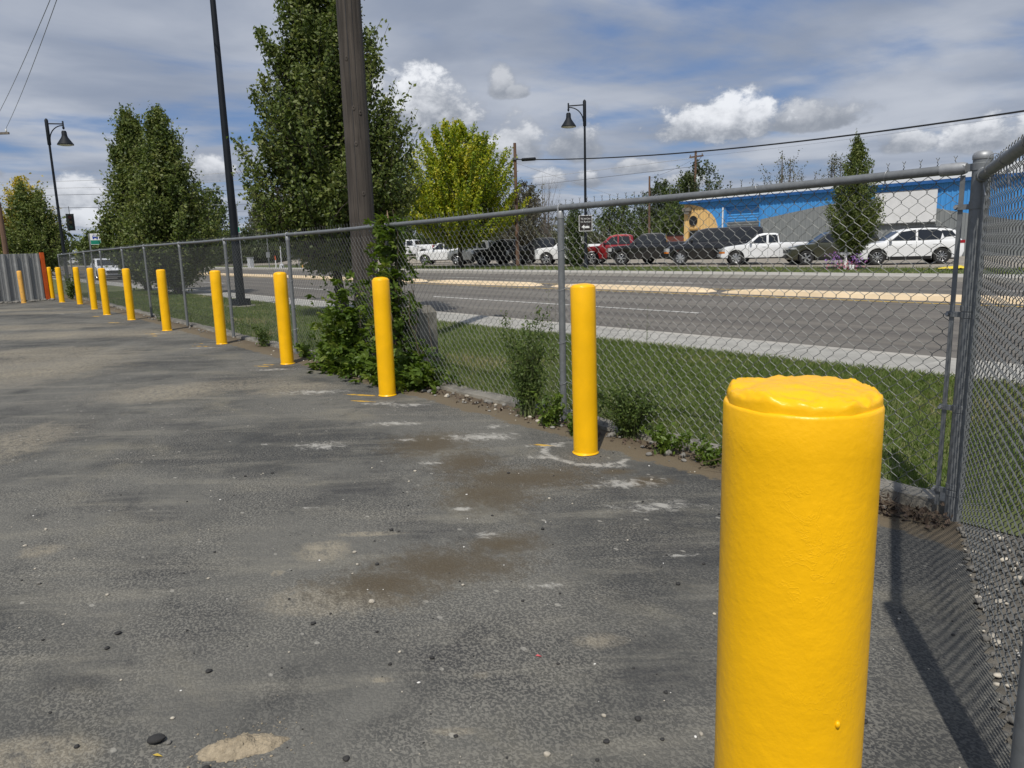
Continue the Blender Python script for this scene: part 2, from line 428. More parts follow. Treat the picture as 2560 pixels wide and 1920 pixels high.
M_stonew = mat('pebble_white', (.68, .66, .62), .8, 0, .12, 20, .3)
M_stoneg = mat('pebble_grey', (.20, .19, .17), .85, 0, .3, 20, .5)
M_wire = mat('black_cable', (.010, .011, .013), .6)
M_line = mat('pale_line_wire', (.45, .46, .48), .5)
M_roof = mat('pale_metal_roof', (.52, .52, .50), .5, .1, .06, .6)
M_weedstem = mat('weed_stem', (.085, .105, .035), .8, 0, .3, 9)
M_litter = mat('dead_leaf', (.075, .052, .036), .9, 0, .45, 15)
M_twig = mat('dry_twig', (.13, .095, .065), .9, 0, .3, 9)
M_gravel = make_concrete('gravel_ground', (.13, .118, .098), 14, .4, 1.0)
M_lot = make_concrete('gravel_lot', (.27, .24, .195), 2.0, .25, .6)

# leaf colours
L_pear = make_leafmat('pear_leaf', [(.046, .072, .016), (.094, .132, .029), (.155, .185, .045), (.22, .235, .080)], .34)
L_maple = make_leafmat('maple_leaf', [(.11, .175, .014), (.21, .28, .020), (.37, .40, .028), (.56, .48, .05)], .38)
L_yel = make_leafmat('yellow_leaf', [(.14, .15, .02), (.30, .26, .035), (.50, .40, .07), (.62, .52, .16)], .34)
L_green = make_leafmat('green_leaf', [(.034, .058, .015), (.070, .105, .025), (.110, .145, .038), (.155, .185, .05)], .3)
L_dkgrn = make_leafmat('dark_leaf', [(.026, .040, .013), (.048, .068, .021), (.075, .098, .032), (.11, .13, .046)], .24)
L_grey = make_leafmat('grey_green_leaf', [(.055, .062, .034), (.085, .092, .050), (.12, .125, .07), (.16, .16, .095)], .25)
L_brown = make_leafmat('brown_twig_leaf', [(.060, .052, .034), (.085, .075, .045), (.10, .10, .055), (.13, .12, .075)], .2)
L_vine = make_leafmat('creeper_leaf', [(.050, .088, .013), (.088, .142, .019), (.130, .190, .026), (.190, .235, .045)], .34)
L_weed = make_leafmat('weed_leaf', [(.040, .072, .016), (.072, .115, .025), (.110, .155, .034), (.16, .195, .05)], .32)
L_grass = make_leafmat('grass_blade', [(.056, .092, .016), (.105, .155, .032), (.160, .205, .050), (.36, .30, .16)], .36)
L_flower = make_leafmat('flower_petal', [(.25, .14, .42), (.42, .26, .60), (.60, .10, .14), (.7, .6, .72)], .2)

# ------------------------------------------------------------------ mesh helpers
class MB:
    def __init__(s): s.v = []; s.f = []
    def add(s, vs, fs):
        o = len(s.v); s.v.extend([tuple(p) for p in vs]); s.f.extend([tuple(i + o for i in q) for q in fs]); return s
    def box(s, x0, x1, y0, y1, z0, z1):
        return s.add([(x0, y0, z0), (x1, y0, z0), (x1, y1, z0), (x0, y1, z0), (x0, y0, z1), (x1, y0, z1), (x1, y1, z1), (x0, y1, z1)],
                     [(0, 3, 2, 1), (4, 5, 6, 7), (0, 1, 5, 4), (1, 2, 6, 5), (2, 3, 7, 6), (3, 0, 4, 7)])
    def tube(s, pts, rad, n=8, cap=True):
        pts = [Vector(p) for p in pts]
        if not hasattr(rad, '__len__'): rad = [rad] * len(pts)
        ref = None; vs = []; fs = []
        for i, p in enumerate(pts):
            d = (pts[min(i + 1, len(pts) - 1)] - pts[max(i - 1, 0)])
            if d.length < 1e-9: d = Vector((0, 0, 1))
            d.normalize()
            if ref is None:
                ref = Vector((1, 0, 0)) if abs(d.x) < .9 else Vector((0, 1, 0))
            a = (ref - d * ref.dot(d)).normalized(); bb = d.cross(a); ref = a
            for k in range(n):
                q = 2 * math.pi * k / n
                vs.append(p + (a * math.cos(q) + bb * math.sin(q)) * rad[i])
        for i in range(len(pts) - 1):
            for k in range(n):
                k2 = (k + 1) % n
                fs.append((i * n + k, i * n + k2, (i + 1) * n + k2, (i + 1) * n + k))
        if cap:
            fs.append(tuple(range(n - 1, -1, -1))); e = (len(pts) - 1) * n; fs.append(tuple(e + k for k in range(n)))
        return s.add(vs, fs)
    def lathe(s, prof, n=24, c=(0, 0, 0), axis='z', cap=True):
        vs = []; fs = []
        for (r, z) in prof:
            for k in range(n):
                q = 2 * math.pi * k / n
                p = (r * math.cos(q), r * math.sin(q), z)
                if axis == 'y': p = (p[0], p[2], p[1])
                if axis == 'x': p = (p[2], p[0], p[1])
                vs.append((p[0] + c[0], p[1] + c[1], p[2] + c[2]))
        for i in range(len(prof) - 1):
            for k in range(n):
                k2 = (k + 1) % n; fs.append((i * n + k, i * n + k2, (i + 1) * n + k2, (i + 1) * n + k))
        if cap:
            fs.append(tuple(range(n - 1, -1, -1))); e = (len(prof) - 1) * n; fs.append(tuple(e + k for k in range(n)))
        return s.add(vs, fs)
    def mesh(s, name):
        me = bpy.data.meshes.new(name); me.from_pydata(s.v, [], s.f); me.update(); return me
    def build(s, name, m, parent=None, smooth=None, loc=None):
        return obj(name, s.mesh(name), m, parent, smooth, loc)

def obj(name, me, m=None, parent=None, smooth=None, loc=None):
    o = bpy.data.objects.new(name, me); COL.objects.link(o)
    if m is not None and me is not None and not me.materials: me.materials.append(m)
    if parent is not None: o.parent = parent
    if loc is not None: o.location = loc
    if smooth is not None and me is not None:
        me.polygons.foreach_set('use_smooth', [True] * len(me.polygons))
        if smooth < 179: me.set_sharp_from_angle(angle=R(smooth))
    return o

def tag(o, label=None, cat=None, group=None, kind=None):
    if label: o['label'] = label
    if cat: o['category'] = cat
    if group: o['group'] = group
    if kind: o['kind'] = kind
    return o

def empty(name, loc, rz=0.0, label=None, cat=None, group=None):
    o = bpy.data.objects.new(name, None); COL.objects.link(o); o.location = loc; o.rotation_euler = (0, 0, rz)
    o.empty_display_size = .2
    return tag(o, label, cat, group)

def np_mesh(name, verts, faces_flat, nper, shade=None):
    me = bpy.data.meshes.new(name)
    nv = len(verts); nf = len(faces_flat) // nper
    me.vertices.add(nv); me.vertices.foreach_set('co', np.ascontiguousarray(verts, dtype=np.float32).ravel())
    me.loops.add(nf * nper); me.loops.foreach_set('vertex_index', np.ascontiguousarray(faces_flat, dtype=np.int32))
    me.polygons.add(nf); me.polygons.foreach_set('loop_start', np.arange(0, nf * nper, nper, dtype=np.int32))
    me.polygons.foreach_set('loop_total', np.full(nf, nper, dtype=np.int32))
    if shade is not None:
        at = me.attributes.new('shade', 'FLOAT', 'POINT'); at.data.foreach_set('value', np.ascontiguousarray(shade, dtype=np.float32))
    me.update(calc_edges=True)
    return me

def leaves_mesh(name, c, size, shade, upbias=.3, aspect=.62, outward=None):
    """one bent rhombic blade per centre"""
    n = len(c)
    nor = rng.normal(size=(n, 3)); nor[:, 2] += upbias
    if outward is not None: nor += outward
    nor /= np.linalg.norm(nor, axis=1)[:, None]
    tmp = rng.normal(size=(n, 3))
    a = np.cross(nor, tmp); a /= np.linalg.norm(a, axis=1)[:, None]
    b = np.cross(nor, a)
    sz = (size * rng.uniform(.65, 1.25, n))[:, None]
    A = a * sz * .5; B = b * sz * .5 * aspect; N = nor * sz * .10
    v = np.stack([c - A, c + B - N * 1.0 + A * .1, c + A, c - B - N * 1.0 + A * .1], 1).reshape(-1, 3)
    i = np.arange(n)[:, None] * 4
    f = np.concatenate([i + np.array([[0, 1, 2]]), i + np.array([[0, 2, 3]])], 1).ravel()
    return np_mesh(name, v, f, 3, np.repeat(np.clip(shade, 0, 1), 4))

# ================================================================== THE SETTING
def sheet(name, pts, z, m, kind='structure'):
    b = MB(); b.add([(x, y, z) for x, y in pts], [tuple(range(len(pts)))])
    o = b.build(name, m)
    return tag(o, kind=kind)

XL, XR = -420.0, 160.0
sheet('ground', [(-3000, -3000), (3000, -3000), (3000, 3000), (-3000, 3000)], -.16, M_verge)
# yard in front of the fence (bounded by both chain link fences and the metal fence)
def spaced(a, b, d0, g):
    """grid lines growing coarser away from a"""
    out = [a]; d = d0
    while abs(out[-1] - b) > d:
        out.append(out[-1] + (d if b > a else -d)); d = min(d * g, 6.0)
    return out + [b]
gx = sorted(set(np.round(spaced(-4.5, .6, .025, 1.0)[::1] + spaced(.6, 40, .05, 1.25) + spaced(-4.5, -34.0, .025, 1.012), 4)))
gy = sorted(set(np.round(spaced(0, 4.3, .025, 1.0) + spaced(0, -40, .05, 1.22), 4)))
GX, GY = np.meshgrid(np.array(gx), np.array(gy))
def yard_inside(x, y):
    sidefence = (x + 1.31) * .907 + (y - 3.62) * .42        # > 0 lies beyond the side fence
    return (y < 3.62 + .02 * (-1.31 - x) + .12) & (sidefence < .02)
nx_, ny_ = len(gx), len(gy)
ZZ = np.zeros_like(GX)
vx = np.stack([GX.ravel(), GY.ravel(), ZZ.ravel()], 1)
cxm = (GX[:-1, :-1] + GX[1:, 1:]) / 2; cym = (GY[:-1, :-1] + GY[1:, 1:]) / 2
keep = yard_inside(cxm, cym)
jj, ii = np.nonzero(keep)
q0 = jj * nx_ + ii
yard_me = np_mesh('yard', vx, np.stack([q0, q0 + 1, q0 + 1 + nx_, q0 + nx_], 1).ravel(), 4)
for k, v in yard_fields(vx[:, 0], vx[:, 1]).items():
    at = yard_me.attributes.new(k, 'FLOAT', 'POINT'); at.data.foreach_set('value', v.astype(np.float32))
tag(obj('yard', yard_me, M_yard), kind='structure')
sheet('lawn', [(-34, 4.25), (-34, 7.4), (40, 7.4), (40, 3.62), (-1.31, 3.62), (-4.05, 3.70), (-9.4, 3.80), (-20.5, 4.02)], -.004, M_lawn)
sheet('verge', [(XL, 3.0), (-34, 3.0), (-34, 7.4), (XL, 7.4)], -.006, M_verge)
sheet('gravel_path', [(-1.31, 3.615), (1.42, -2.27), (30, -25), (30, 3.615)], -.008, M_gravel)
# near sidewalk of single slabs, with its kerb
walk = empty('sidewalk', (0, 0, 0)); tag(walk, kind='structure')
slab = MB(); slab.box(-.745, .745, 7.4, 8.38, -.1, .012)
slab_me = slab.mesh('slab'); slab_me.materials.append(M_walk)
for i in range(52):
    o = obj('slab', slab_me, None, walk); o.location = (8 - i * 1.5, 0, random.uniform(-.004, .004))
kb = MB(); kb.box(XL, XR, 8.39, 8.56, -.16, .008); o = kb.build('kerb', M_farwalk, walk)
wk = MB(); wk.box(XL, -69.3, 7.4, 8.385, -.1, .010); wk.build('far_run', M_walk, walk)
sheet('road', [(XL * 3, 8.5), (XR, 8.5), (XR, 24.6), (XL * 3, 24.6)], -.085, M_road)
fk = MB(); fk.box(XL, XR, 24.6, 24.78, -.16, .045)
tag(fk.build('far_kerb', M_farwalk), kind='structure')
fs_ = MB(); fs_.box(XL, XR, 24.79, 27.2, -.16, .030)
tag(fs_.build('far_pavement', M_farwalk), kind='structure')
sheet('far_verge', [(XL, 27.2), (XR, 27.2), (XR, 33.4), (XL, 33.4)], -.002, M_verge)
sheet('parking_lot', [(-62, 33.0), (60, 31.5), (60, 70), (-62, 70)], .012, M_lot)
sheet('far_lot', [(XL, 31.5), (-90, 31.5), (-90, 70), (XL, 70)], .012, M_lot)
rise = MB()
rise.add([(-66, 36, -.01), (-62.5, 70, -.01), (-67, 39, .50), (-64, 70, .50), (-96, 39, .50), (-96, 70, .50), (-96, 36, -.01)],
         [(0, 1, 3, 2), (2, 3, 5, 4), (0, 2, 4, 6)])
tag(rise.build('raised_lot', M_lot), kind='structure')

# lane markings, each its own painted sheet
M_pw = mat('white_road_paint', (.52, .51, .48), .8, 0, .25, 3); M_py = mat('yellow_road_paint', (.52, .34, .06), .8, 0, .25, 3)
mk = empty('lane_marking', (0, 0, 0)); tag(mk, kind='structure')
def stripe(x0, x1, y, w, m):
    b = MB(); b.add([(x0, y - w / 2, -.081), (x1, y - w / 2, -.081), (x1, y + w / 2, -.081), (x0, y + w / 2, -.081)], [(0, 1, 2, 3)])
    b.build('painted_line', m, mk)
for i in range(2, 26):
    stripe(-2 - i * 12.2 - 3.6, -2 - i * 12.2, 12.05, .12, M_pw)
stripe(-19, -9.2, 12.05, .12, M_pw)
stripe(XL, XR, 16.45, .12, M_py); stripe(XL, XR, 18.55, .12, M_py)
for i in range(26): stripe(-4 - i * 12.2 - 3.6, -4 - i * 12.2, 20.9, .12, M_pw)
stripe(-26, -20, 20.2, .1, M_pw)

def median(x0, x1, label):
    b = MB(); y0, y1, h, tp = 17.05, 17.85, .015, .9
    secs = [(x0, .5, -.082), (x0 + .25, .75, -.02), (x0 + tp, 1, h), (x1 - tp, 1, h), (x1 - .25, .75, -.02), (x1, .5, -.082)]
    vs = []; fs = []
    ym = (y0 + y1) / 2; hw = (y1 - y0) / 2
    for (x, w, z) in secs:
        vs += [(x, ym - hw * w, -.085), (x, ym - hw * w + .05, z), (x, ym + hw * w - .05, z), (x, ym + hw * w, -.085)]
    for i in range(len(secs) - 1):
        for k in range(3): fs.append((i * 4 + k, (i + 1) * 4 + k, (i + 1) * 4 + k + 1, i * 4 + k + 1))
    b.add(vs, fs)
    o = b.build('traffic_island', M_median); tag(o, label, 'traffic island', 'raised islands down the middle of the road')
median(-63.6, -28.2, 'longest cream traffic island far off, starting at the small yellow post')
median(-27.6, -20.4, 'cream traffic island seen between the vine-covered post and the wooden pole')
median(-19.6, -12.9, 'cream traffic island directly behind the second nearest yellow bollard')
median(-12.5, 30, 'cream traffic island running out of view at the right behind the mesh')

# concrete edging under the fence
def fence_y(x): return 3.62 + .02 * (-1.31 - x)
eb = MB(); xs = np.linspace(-1.36, -31, 150); vs = []; fs = []
for i, x in enumerate(xs):
    y = fence_y(x); j = [mnoise.noise((x * 2.1, k * 7.3, 1.0)) for k in range(4)]
    hz_ = .030 + .030 * j[0] + (.03 if x > -2.6 else 0)
    vs += [(x, y + .012 + .02 * j[1], -.05), (x, y + .03 + .02 * j[1], hz_), (x, y + .19 + .025 * j[2], hz_ + .012 * j[3]), (x, y + .23 + .02 * j[2], -.05)]
for i in range(len(xs) - 1):
    for k in range(3): fs.append((i * 4 + k, i * 4 + k + 1, (i + 1) * 4 + k + 1, (i + 1) * 4 + k))
eb.add(vs, fs); o = eb.build('concrete_edging', M_edge); tag(o, 'rough grey concrete edging along the foot of the long mesh fence', 'edging')

# ================================================================== CHAIN LINK FENCES
W = .074                               # width of one diamond
def mesh_panel(p0, p1, hfun, near_dist=7.0, name='wire_mesh', parent=None, back=.0, zb=.035, dpt=.0030, r_wire=.0015):
    """woven wire between two ground points; hfun(s) gives the rail height; every strand zig-zags and hooks its neighbours"""
    p0 = Vector((p0[0], p0[1], 0)); p1 = Vector((p1[0], p1[1], 0)); L = (p1 - p0).length; d = (p1 - p0) / L
    nrm = Vector((-d.y, d.x, 0))
    mb = MB(); n = int(L / (W / 2)); r = r_wire
    for i in range(n):
        s0 = i * W / 2; base = p0 + d * s0
        dist = math.hypot(base.x, base.y)
        rail = hfun(s0)
        rows = int((rail + .03 - zb) / (W / 2))
        ztop = rail + .022
        sides = 4 if dist < near_dist else 3
        rr = r if dist < 9 else r * 1.05
        pts = []
        wob = .004 * mnoise.noise((s0 * 1.7, 3, parent.location.x if parent else 0))
        for k in range(rows + 1):
            z = ztop - k * W / 2
            if z < zb: break
            right = (k + i) % 2 == 0
            ss = s0 + (W / 2 + .0012 if right else -.0012)
            off = (dpt if right else -dpt) + .010 * mnoise.noise((s0 * .9, z * 1.3, 5)) + back
            c = p0 + d * (ss + wob) + nrm * off + Vector((0, 0, z))
            if dist < 4.5:
                dv = .0030 if right else -.0030
                pts.append(c + Vector((0, 0, .006)) - d * dv * .9); pts.append(c - nrm * (.0018 if right else -.0018)); pts.append(c - Vector((0, 0, .006)) - d * dv * .9)
            else: pts.append(c)
        if len(pts) > 2: mb.tube(pts, rr, sides, cap=False)
        if (i % 2) == 0:                # twisted barb at the selvage
            c = p0 + d * (s0 + W / 2) + nrm * back + Vector((0, 0, ztop))
            if dist < 9:
                hp = []
                for q in range(7):
                    a = q * 1.6; hp.append(c + (d * math.cos(a) + nrm * math.sin(a)) * .0026 + Vector((0, 0, q * .0042)))
                mb.tube(hp, r * 1.15, 4)
                for sg in (-1, 1): mb.tube([c + Vector((0, 0, .024)), c + d * sg * .008 + Vector((0, 0, .036)) + nrm * .003], r, 3)
            else:
                mb.tube([c, c + Vector((0, 0, .034)) + d * random.uniform(-.004, .004)], r * 1.25, 3)
    o = mb.build(name, M_galvd, parent); tag(o, kind='stuff')
    return o

POSTS = [(-1.31, 1.585), (-4.05, 1.572), (-6.69, 1.553), (-9.39, 1.543), (-12.07, 1.545), (-14.88, 1.547), (-17.93, 1.558), (-20.46, 1.551), (-23.63, 1.549), (-26.61, 1.535), (-29.77, 1.513), (-33.0, 1.50)]
def rail_h(x):
    for (a, ha), (b_, hb) in zip(POSTS, POSTS[1:]):
        if b_ <= x <= a: return ha + (hb - ha) * (a - x) / (a - b_)
    return POSTS[-1][1] if x < -20 else POSTS[0][1]

fence = empty('chain_link_fence', (-1.31, 3.62, 0), 0, 'long galvanised chain link fence running along the road behind the yellow bollards', 'chain link fence', 'chain link fences')
FO = Vector((-1.31, 3.62, 0))
def FP(x, z, dy=0.0): return Vector((x, fence_y(x) + dy, z)) - FO
# top rail, one pipe length per bay
for i, ((a, ha), (b_, hb)) in enumerate(zip(POSTS, POSTS[1:])):
    mb = MB()
    aa = a - .10 if i == 0 else a
    pts = []
    for k in range(9):
        x = aa + (b_ - aa) * k / 8
        pts.append(FP(x, rail_h(x) - .006 * math.sin(math.pi * k / 8)))
    mb.tube(pts, .0212 if i < 6 else .0205, 16 if i < 5 else 8)
    mb.build('top_rail', M_galv, fence, 40)
# line posts with their loop caps; corner post is thicker
for i, (x, h) in enumerate(POSTS):
    mb = MB()
    if i == 0:
        mb.lathe([(.0365, -.1), (.0365, h + .035)], 28, FP(x, 0))
        mb.build('corner_post', M_galv, fence, 40)
        cp = MB(); c = FP(x, h + .030)
        cp.lathe([(.0385, 0), (.0395, .002), (.0395, .018), (.037, .022), (.034, .028), (.024, .034), (.012, .037), (.001, .038)], 28, c)
        cp.build('post_cap', M_galvl, fence, 35)
    else:
        mb.lathe([(.0245, -.1), (.0245, h - .028)], 14 if i < 6 else 8, FP(x, 0))
        mb.build('post', M_galv, fence, 40)
        cp = MB()
        cp.lathe([(.027, h - .075), (.0275, h - .07), (.0275, h - .03), (.024, h - .024)], 14, FP(x, 0))
        cp.tube([FP(x, h - .03, -.0225), FP(x, h + .0, -.0262), FP(x, h + .019, -.017), FP(x, h + .0265, 0), FP(x, h + .019, .017), FP(x, h, .0262), FP(x, h - .03, .0225)], .007, 6)
        cp.build('loop_cap', M_galvl, fence, 50)
# rail end fitting, tension bar and its bands at the corner post
mb = MB(); x, h = POSTS[0]
q0 = FP(x - .060, h); q1 = FP(x - .165, rail_h(x - .165))
mb.tube([q0, q0 + (q1 - q0) * .15, q1], [.022, .0275, .0275], 18); mb.build('rail_end_cup', M_galvl, fence, 40)
mb = MB(); c = FP(x, h)
mb.lathe([(.0375, -.016), (.0392, -.014), (.0392, .014), (.0375, .016)], 28, c)
mb.box(c.x - .085, c.x - .036, c.y - .007, c.y + .007, c.z - .016, c.z + .016); mb.build('brace_band', M_galv, fence, 35)
mb = MB(); mb.tube([c + Vector((-.068, -.022, .004)), c + Vector((-.068, .022, .004))], .008, 8); mb.build('bolt', M_galvl, fence, 40)
mb = MB(); mb.box(c.x - .085, c.x - .066, c.y + .004, c.y + .011, .05, h - .03); mb.build('tension_bar', M_galv, fence)
for z in (h - .165, h * .60, h * .33, .13):
    mb = MB(); c = FP(x, z)
    mb.lathe([(.0372, -.012), (.0388, -.011), (.0388, .011), (.0372, .012)], 28, c)
    mb.box(c.x - .095, c.x - .036, c.y - .006, c.y + .006, c.z - .0115, c.z + .0115); o = mb.build('tension_band', M_galv, fence, 35)
    bl = MB(); bl.tube([c + Vector((-.088, -.02, 0)), c + Vector((-.088, .02, 0))], .0075, 8); bl.build('bolt', M_galvl, o, 40)
# tie wires
for i, ((a, ha), (b_, hb)) in enumerate(zip(POSTS[:7], POSTS[1:8])):
    for k in range(4):
        x = a + (b_ - a) * ((k + .62) / 4 + random.uniform(-.03, .03)); h = rail_h(x)
        mb = MB(); pts = []; lean = random.uniform(-.012, .012)
        for q in range(15):
            an = -.5 * math.pi + 2 * math.pi * q / 14
            pts.append(FP(x + lean * math.sin(an) + .004 * q / 14, h + .0245 * math.sin(an), .0245 * math.cos(an) + .004))
        tl = random.uniform(.02, .05)
        pts = [FP(x + .012, h - .028 - tl, .012)] + pts + [FP(x - .016, h - .03 - tl * .8, .010)]
        mb.tube(pts, .0021, 5); mb.build('tie_wire', M_galvl, fence, 60)
for i, (x, h) in enumerate(POSTS[1:6]):
    for z in (.28, .62, .95, 1.28):
        z += random.uniform(-.06, .06)
        mb = MB(); pts = [FP(x + .03, z + random.uniform(-.02, .03), .035)]
        for q in range(11):
            an = R(60) - R(300) * q / 10
            pts.append(FP(x + .0268 * math.cos(an), z + .01 * math.sin(an), .0268 * math.sin(an)))
        pts.append(FP(x + .06, z + random.uniform(-.01, .03), .03)); mb.tube(pts, .002, 4); mb.build('tie_wire', M_galvl, fence, 60)
pA = FP(-1.39, 0, .022); pB = FP(-33.0, 0, .022)
def hA(s): return rail_h(-1.39 - s) + 0
mo = mesh_panel((pA.x, pA.y), (pB.x, pB.y), lambda s: rail_h(-1.39 - s), 9.0, 'wire_mesh', fence)

# side fence running from the corner post towards the viewer's right
SD = Vector((.42, -.907, 0)).normalized(); SN = Vector((-SD.y, SD.x, 0))
side = empty('chain_link_fence', (-1.31, 3.62, 0), 0, 'short chain link side fence at the right edge, from corner post towards the viewer', 'chain link fence', 'chain link fences')
def SP(s, z, o=0.0): return SD * s + SN * o + Vector((0, 0, z))
mb = MB(); mb.tube([SP(.05, 1.545), SP(1.0, 1.55), SP(2.05, 1.555)], .0212, 16); mb.build('top_rail', M_galv, side, 40)
mb = MB(); mb.tube([SP(.032, 1.543), SP(.045, 1.543), SP(.12, 1.545)], [.02, .0265, .0265], 16); mb.build('rail_end_cup', M_galv, side, 40)
mb = MB(); mb.lathe([(.0365, -.1), (.0365, 1.60), (.034, 1.615), (.015, 1.63), (.001, 1.632)], 24, SP(2.09, 0)); mb.build('end_post', M_galv, side, 40)
for s, t_ in ((.075, .0), (.42, .02), (.80, -.01), (1.3, .0)):
    mb = MB(); pts = [SP(s + .02, 1.46, .012)]
    for q in range(13):
        an = -.5 * math.pi + 2 * math.pi * q / 12
        rr = .0245 if s != .42 else .030
        pts.append(SP(s + .01 * math.sin(an), 1.55 + (rr + (.02 if (s == .42 and q in (5, 6, 7)) else 0)) * math.sin(an), rr * math.cos(an)))
    pts.append(SP(s - .015, 1.465, .012)); mb.tube(pts, .0021, 5); mb.build('tie_wire', M_galvl, side, 60)
for z in (1.40, .95, .5, .13):
    mb = MB(); mb.lathe([(.0375, -.012), (.0392, -.011), (.0392, .011), (.0375, .012)], 28, (0, 0, z + .03))
    mb.build('tension_band', M_galv, side, 35)
mb = MB(); mb.tube([SP(.062, .05, .012), SP(.062, 1.50, .012)], .006, 6); mb.build('tension_bar', M_galv, side)
mesh_panel((SP(.06, 0, .020).x, SP(.06, 0, .020).y), (SP(2.04, 0, .020).x, SP(2.04, 0, .020).y), lambda s: 1.55, 6, 'wire_mesh', side, 0.0, .02, .0058, .0017)

# ================================================================== BOLLARDS
def bollard(x, y, r, h, label, m=M_yellow, near=False, seed=0, lean=(0, 0), dome=.026, group='yellow bollards along the fence'):
    e = empty('bollard', (x, y, 0), random.uniform(0, 6.28), label, 'bollard', group)
    e.rotation_euler = (lean[0], lean[1], e.rotation_euler.z)
    n = 96 if near else 40
    mb = MB(); prof = [(r, -.05), (r, .02)]
    for k in range(1, 24 if near else 6): prof.append((r, h * k / (24 if near else 6)))
    prof += [(r, h - .004), (r - .0012, h - .001), (r - .003, h), (r - .007, h), (r - .009, h - .006)]
    mb.lathe(prof, n, cap=False); mb.build('pipe', m, e, 50)
    # mounded concrete fill, painted over
    cb = MB(); vs = []; fs = []; nr = 30 if near else 9; ri = r - (.0018 if near else .005)
    for i in range(nr + 1):
        for k in range(n):
            q = 2 * math.pi * k / n
            edge = ri * (1 - .004 - (.05 if near else .05) * max(0, mnoise.noise((math.cos(q) * 1.9 + seed, math.sin(q) * 1.9, 2)) + .15))
            t = i / nr
            rr = edge * math.sin(t * math.pi / 2) if i < nr else edge
            z = h - (.001 if near else .005) + dome * (math.cos(t * math.pi / 2) ** (.42 if near else .62) if t < 1 else 0)
            if near:
                ax, ay = rr * math.cos(q), rr * math.sin(q)
                nn = mnoise.fractal((ax * 46 + seed, ay * 46, 3.0), .65, 2.1, 5)
                z += .0070 * nn * (.25 + 1.3 * t ** 3) * (1 - t ** 9) + .005 * mnoise.noise((ax * 14, ay * 14, seed))
                rr *= 1 + .012 * nn * t ** 2
            else: z += .003 * mnoise.noise((math.cos(q) * t * 2, math.sin(q) * t * 2, seed))
            if i == nr: z = h - .009
            vs.append((rr * math.cos(q), rr * math.sin(q), z))
    for i in range(nr):
        for k in range(n):
            k2 = (k + 1) % n; fs.append((i * n + k, (i + 1) * n + k, (i + 1) * n + k2, i * n + k2))
    cb.add(vs, fs)
    fl = MB(); fl.lathe([(r - .004, h - .007), (.001, h - .007)], n, cap=False)
    cb.add(fl.v, fl.f)
    cb.build('concrete_cap', m, e, 60)
    if not near:                       # paint that ran out round the foot
        sb = MB(); vs = [(0, 0, .012)]; fs = []
        for k in range(n):
            q = 2 * math.pi * k / n; rr = r + .006 + .022 * max(0, mnoise.noise((math.cos(q) * 1.3, math.sin(q) * 1.3, seed * 3.1 + 1)))
            vs += [(r - .004, 0, .016), (rr, 0, .004)]
            vs[-2] = ((r - .002) * math.cos(q), (r - .002) * math.sin(q), .018); vs[-1] = (rr * math.cos(q), rr * math.sin(q), .004)
        for k in range(n):
            k2 = (k + 1) % n; fs.append((1 + 2 * k, 2 + 2 * k, 2 + 2 * k2, 1 + 2 * k2))
        sb.add(vs, fs); sb.build('paint_skirt', m, e, 60)
    else:
        for (q, z, s_) in ((.66, .79, .0035), (.74, .565, .003)):
            ang = math.atan2(-y, -x) + q - e.rotation_euler.z
            db = MB(); db.lathe([(.0005, s_), (s_ * .6, s_ * .8), (s_ * .9, 0), (s_ * .7, -s_ * 1.0), (.0005, -s_ * 1.4)], 10, (r * math.cos(ang), r * math.sin(ang), z))
            db.build('paint_drip', m, e, 60)
    return e

bollard(-.425, .735, .0818, 1.128, 'huge nearest yellow bollard filling the lower right foreground', near=True, seed=4.2, dome=.021)
ROW = [(-3.30, 3.18, 1.055, 'yellow bollard standing in a white powder ring, second nearest of the row'),
       (-5.94, 3.22, 1.05, 'yellow bollard beside the leafy creeper and the wooden pole'),
       (-8.58, 3.33, 1.07, 'yellow bollard just left of the creeper, touching a fence post in view'),
       (-11.34, 3.42, 1.075, 'yellow bollard just left of the tall dark light pole'),
       (-14.3, 3.38, 1.075, 'yellow bollard with two yellow paint strokes on the ground at its left'),
       (-17.5, 3.45, 1.075, 'yellow bollard directly right of the white sedan seen between bollards'),
       (-19.69, 3.37, 1.075, 'yellow bollard that partly hides the white sedan on its right side'),
       (-22.22, 3.53, 1.06, 'yellow bollard that hides the left flank of the white sedan'),
       (-25.26, 3.65, 1.075, 'yellow bollard third from the orange fence end'),
       (-27.03, 3.42, 1.07, 'yellow bollard second from the orange fence end'),
       (-29.33, 3.45, 1.07, 'yellow bollard right beside the orange fence end')]
for i, (x, y, h, lb) in enumerate(ROW):
    bollard(x, y, .0775, h, lb, seed=i * 1.7, dome=.03 if i in (1, 2, 7) else .022, lean=(random.uniform(-.006, .006), random.uniform(-.006, .006)))
bollard(-28.0, 2.50, .068, .99, 'faded pale orange bollard standing alone before the grey metal fence', M_yold, seed=9, group='yellow bollards along the fence', lean=(0, -.012))

# ================================================================== VEHICLES
def arch_profile(top, xr, xf, r, zb, L):
    """closed side outline: top line from front to rear, then along the sill with the two wheel openings"""
    pts = list(top)
    def arch(xc, z0):
        a0 = math.asin(max(-1, min(1, (zb - z0) / r)))
        return [(xc + r * math.cos(a), z0 + r * math.sin(a)) for a in np.linspace(math.pi - a0, a0, 11)]
    return pts, arch

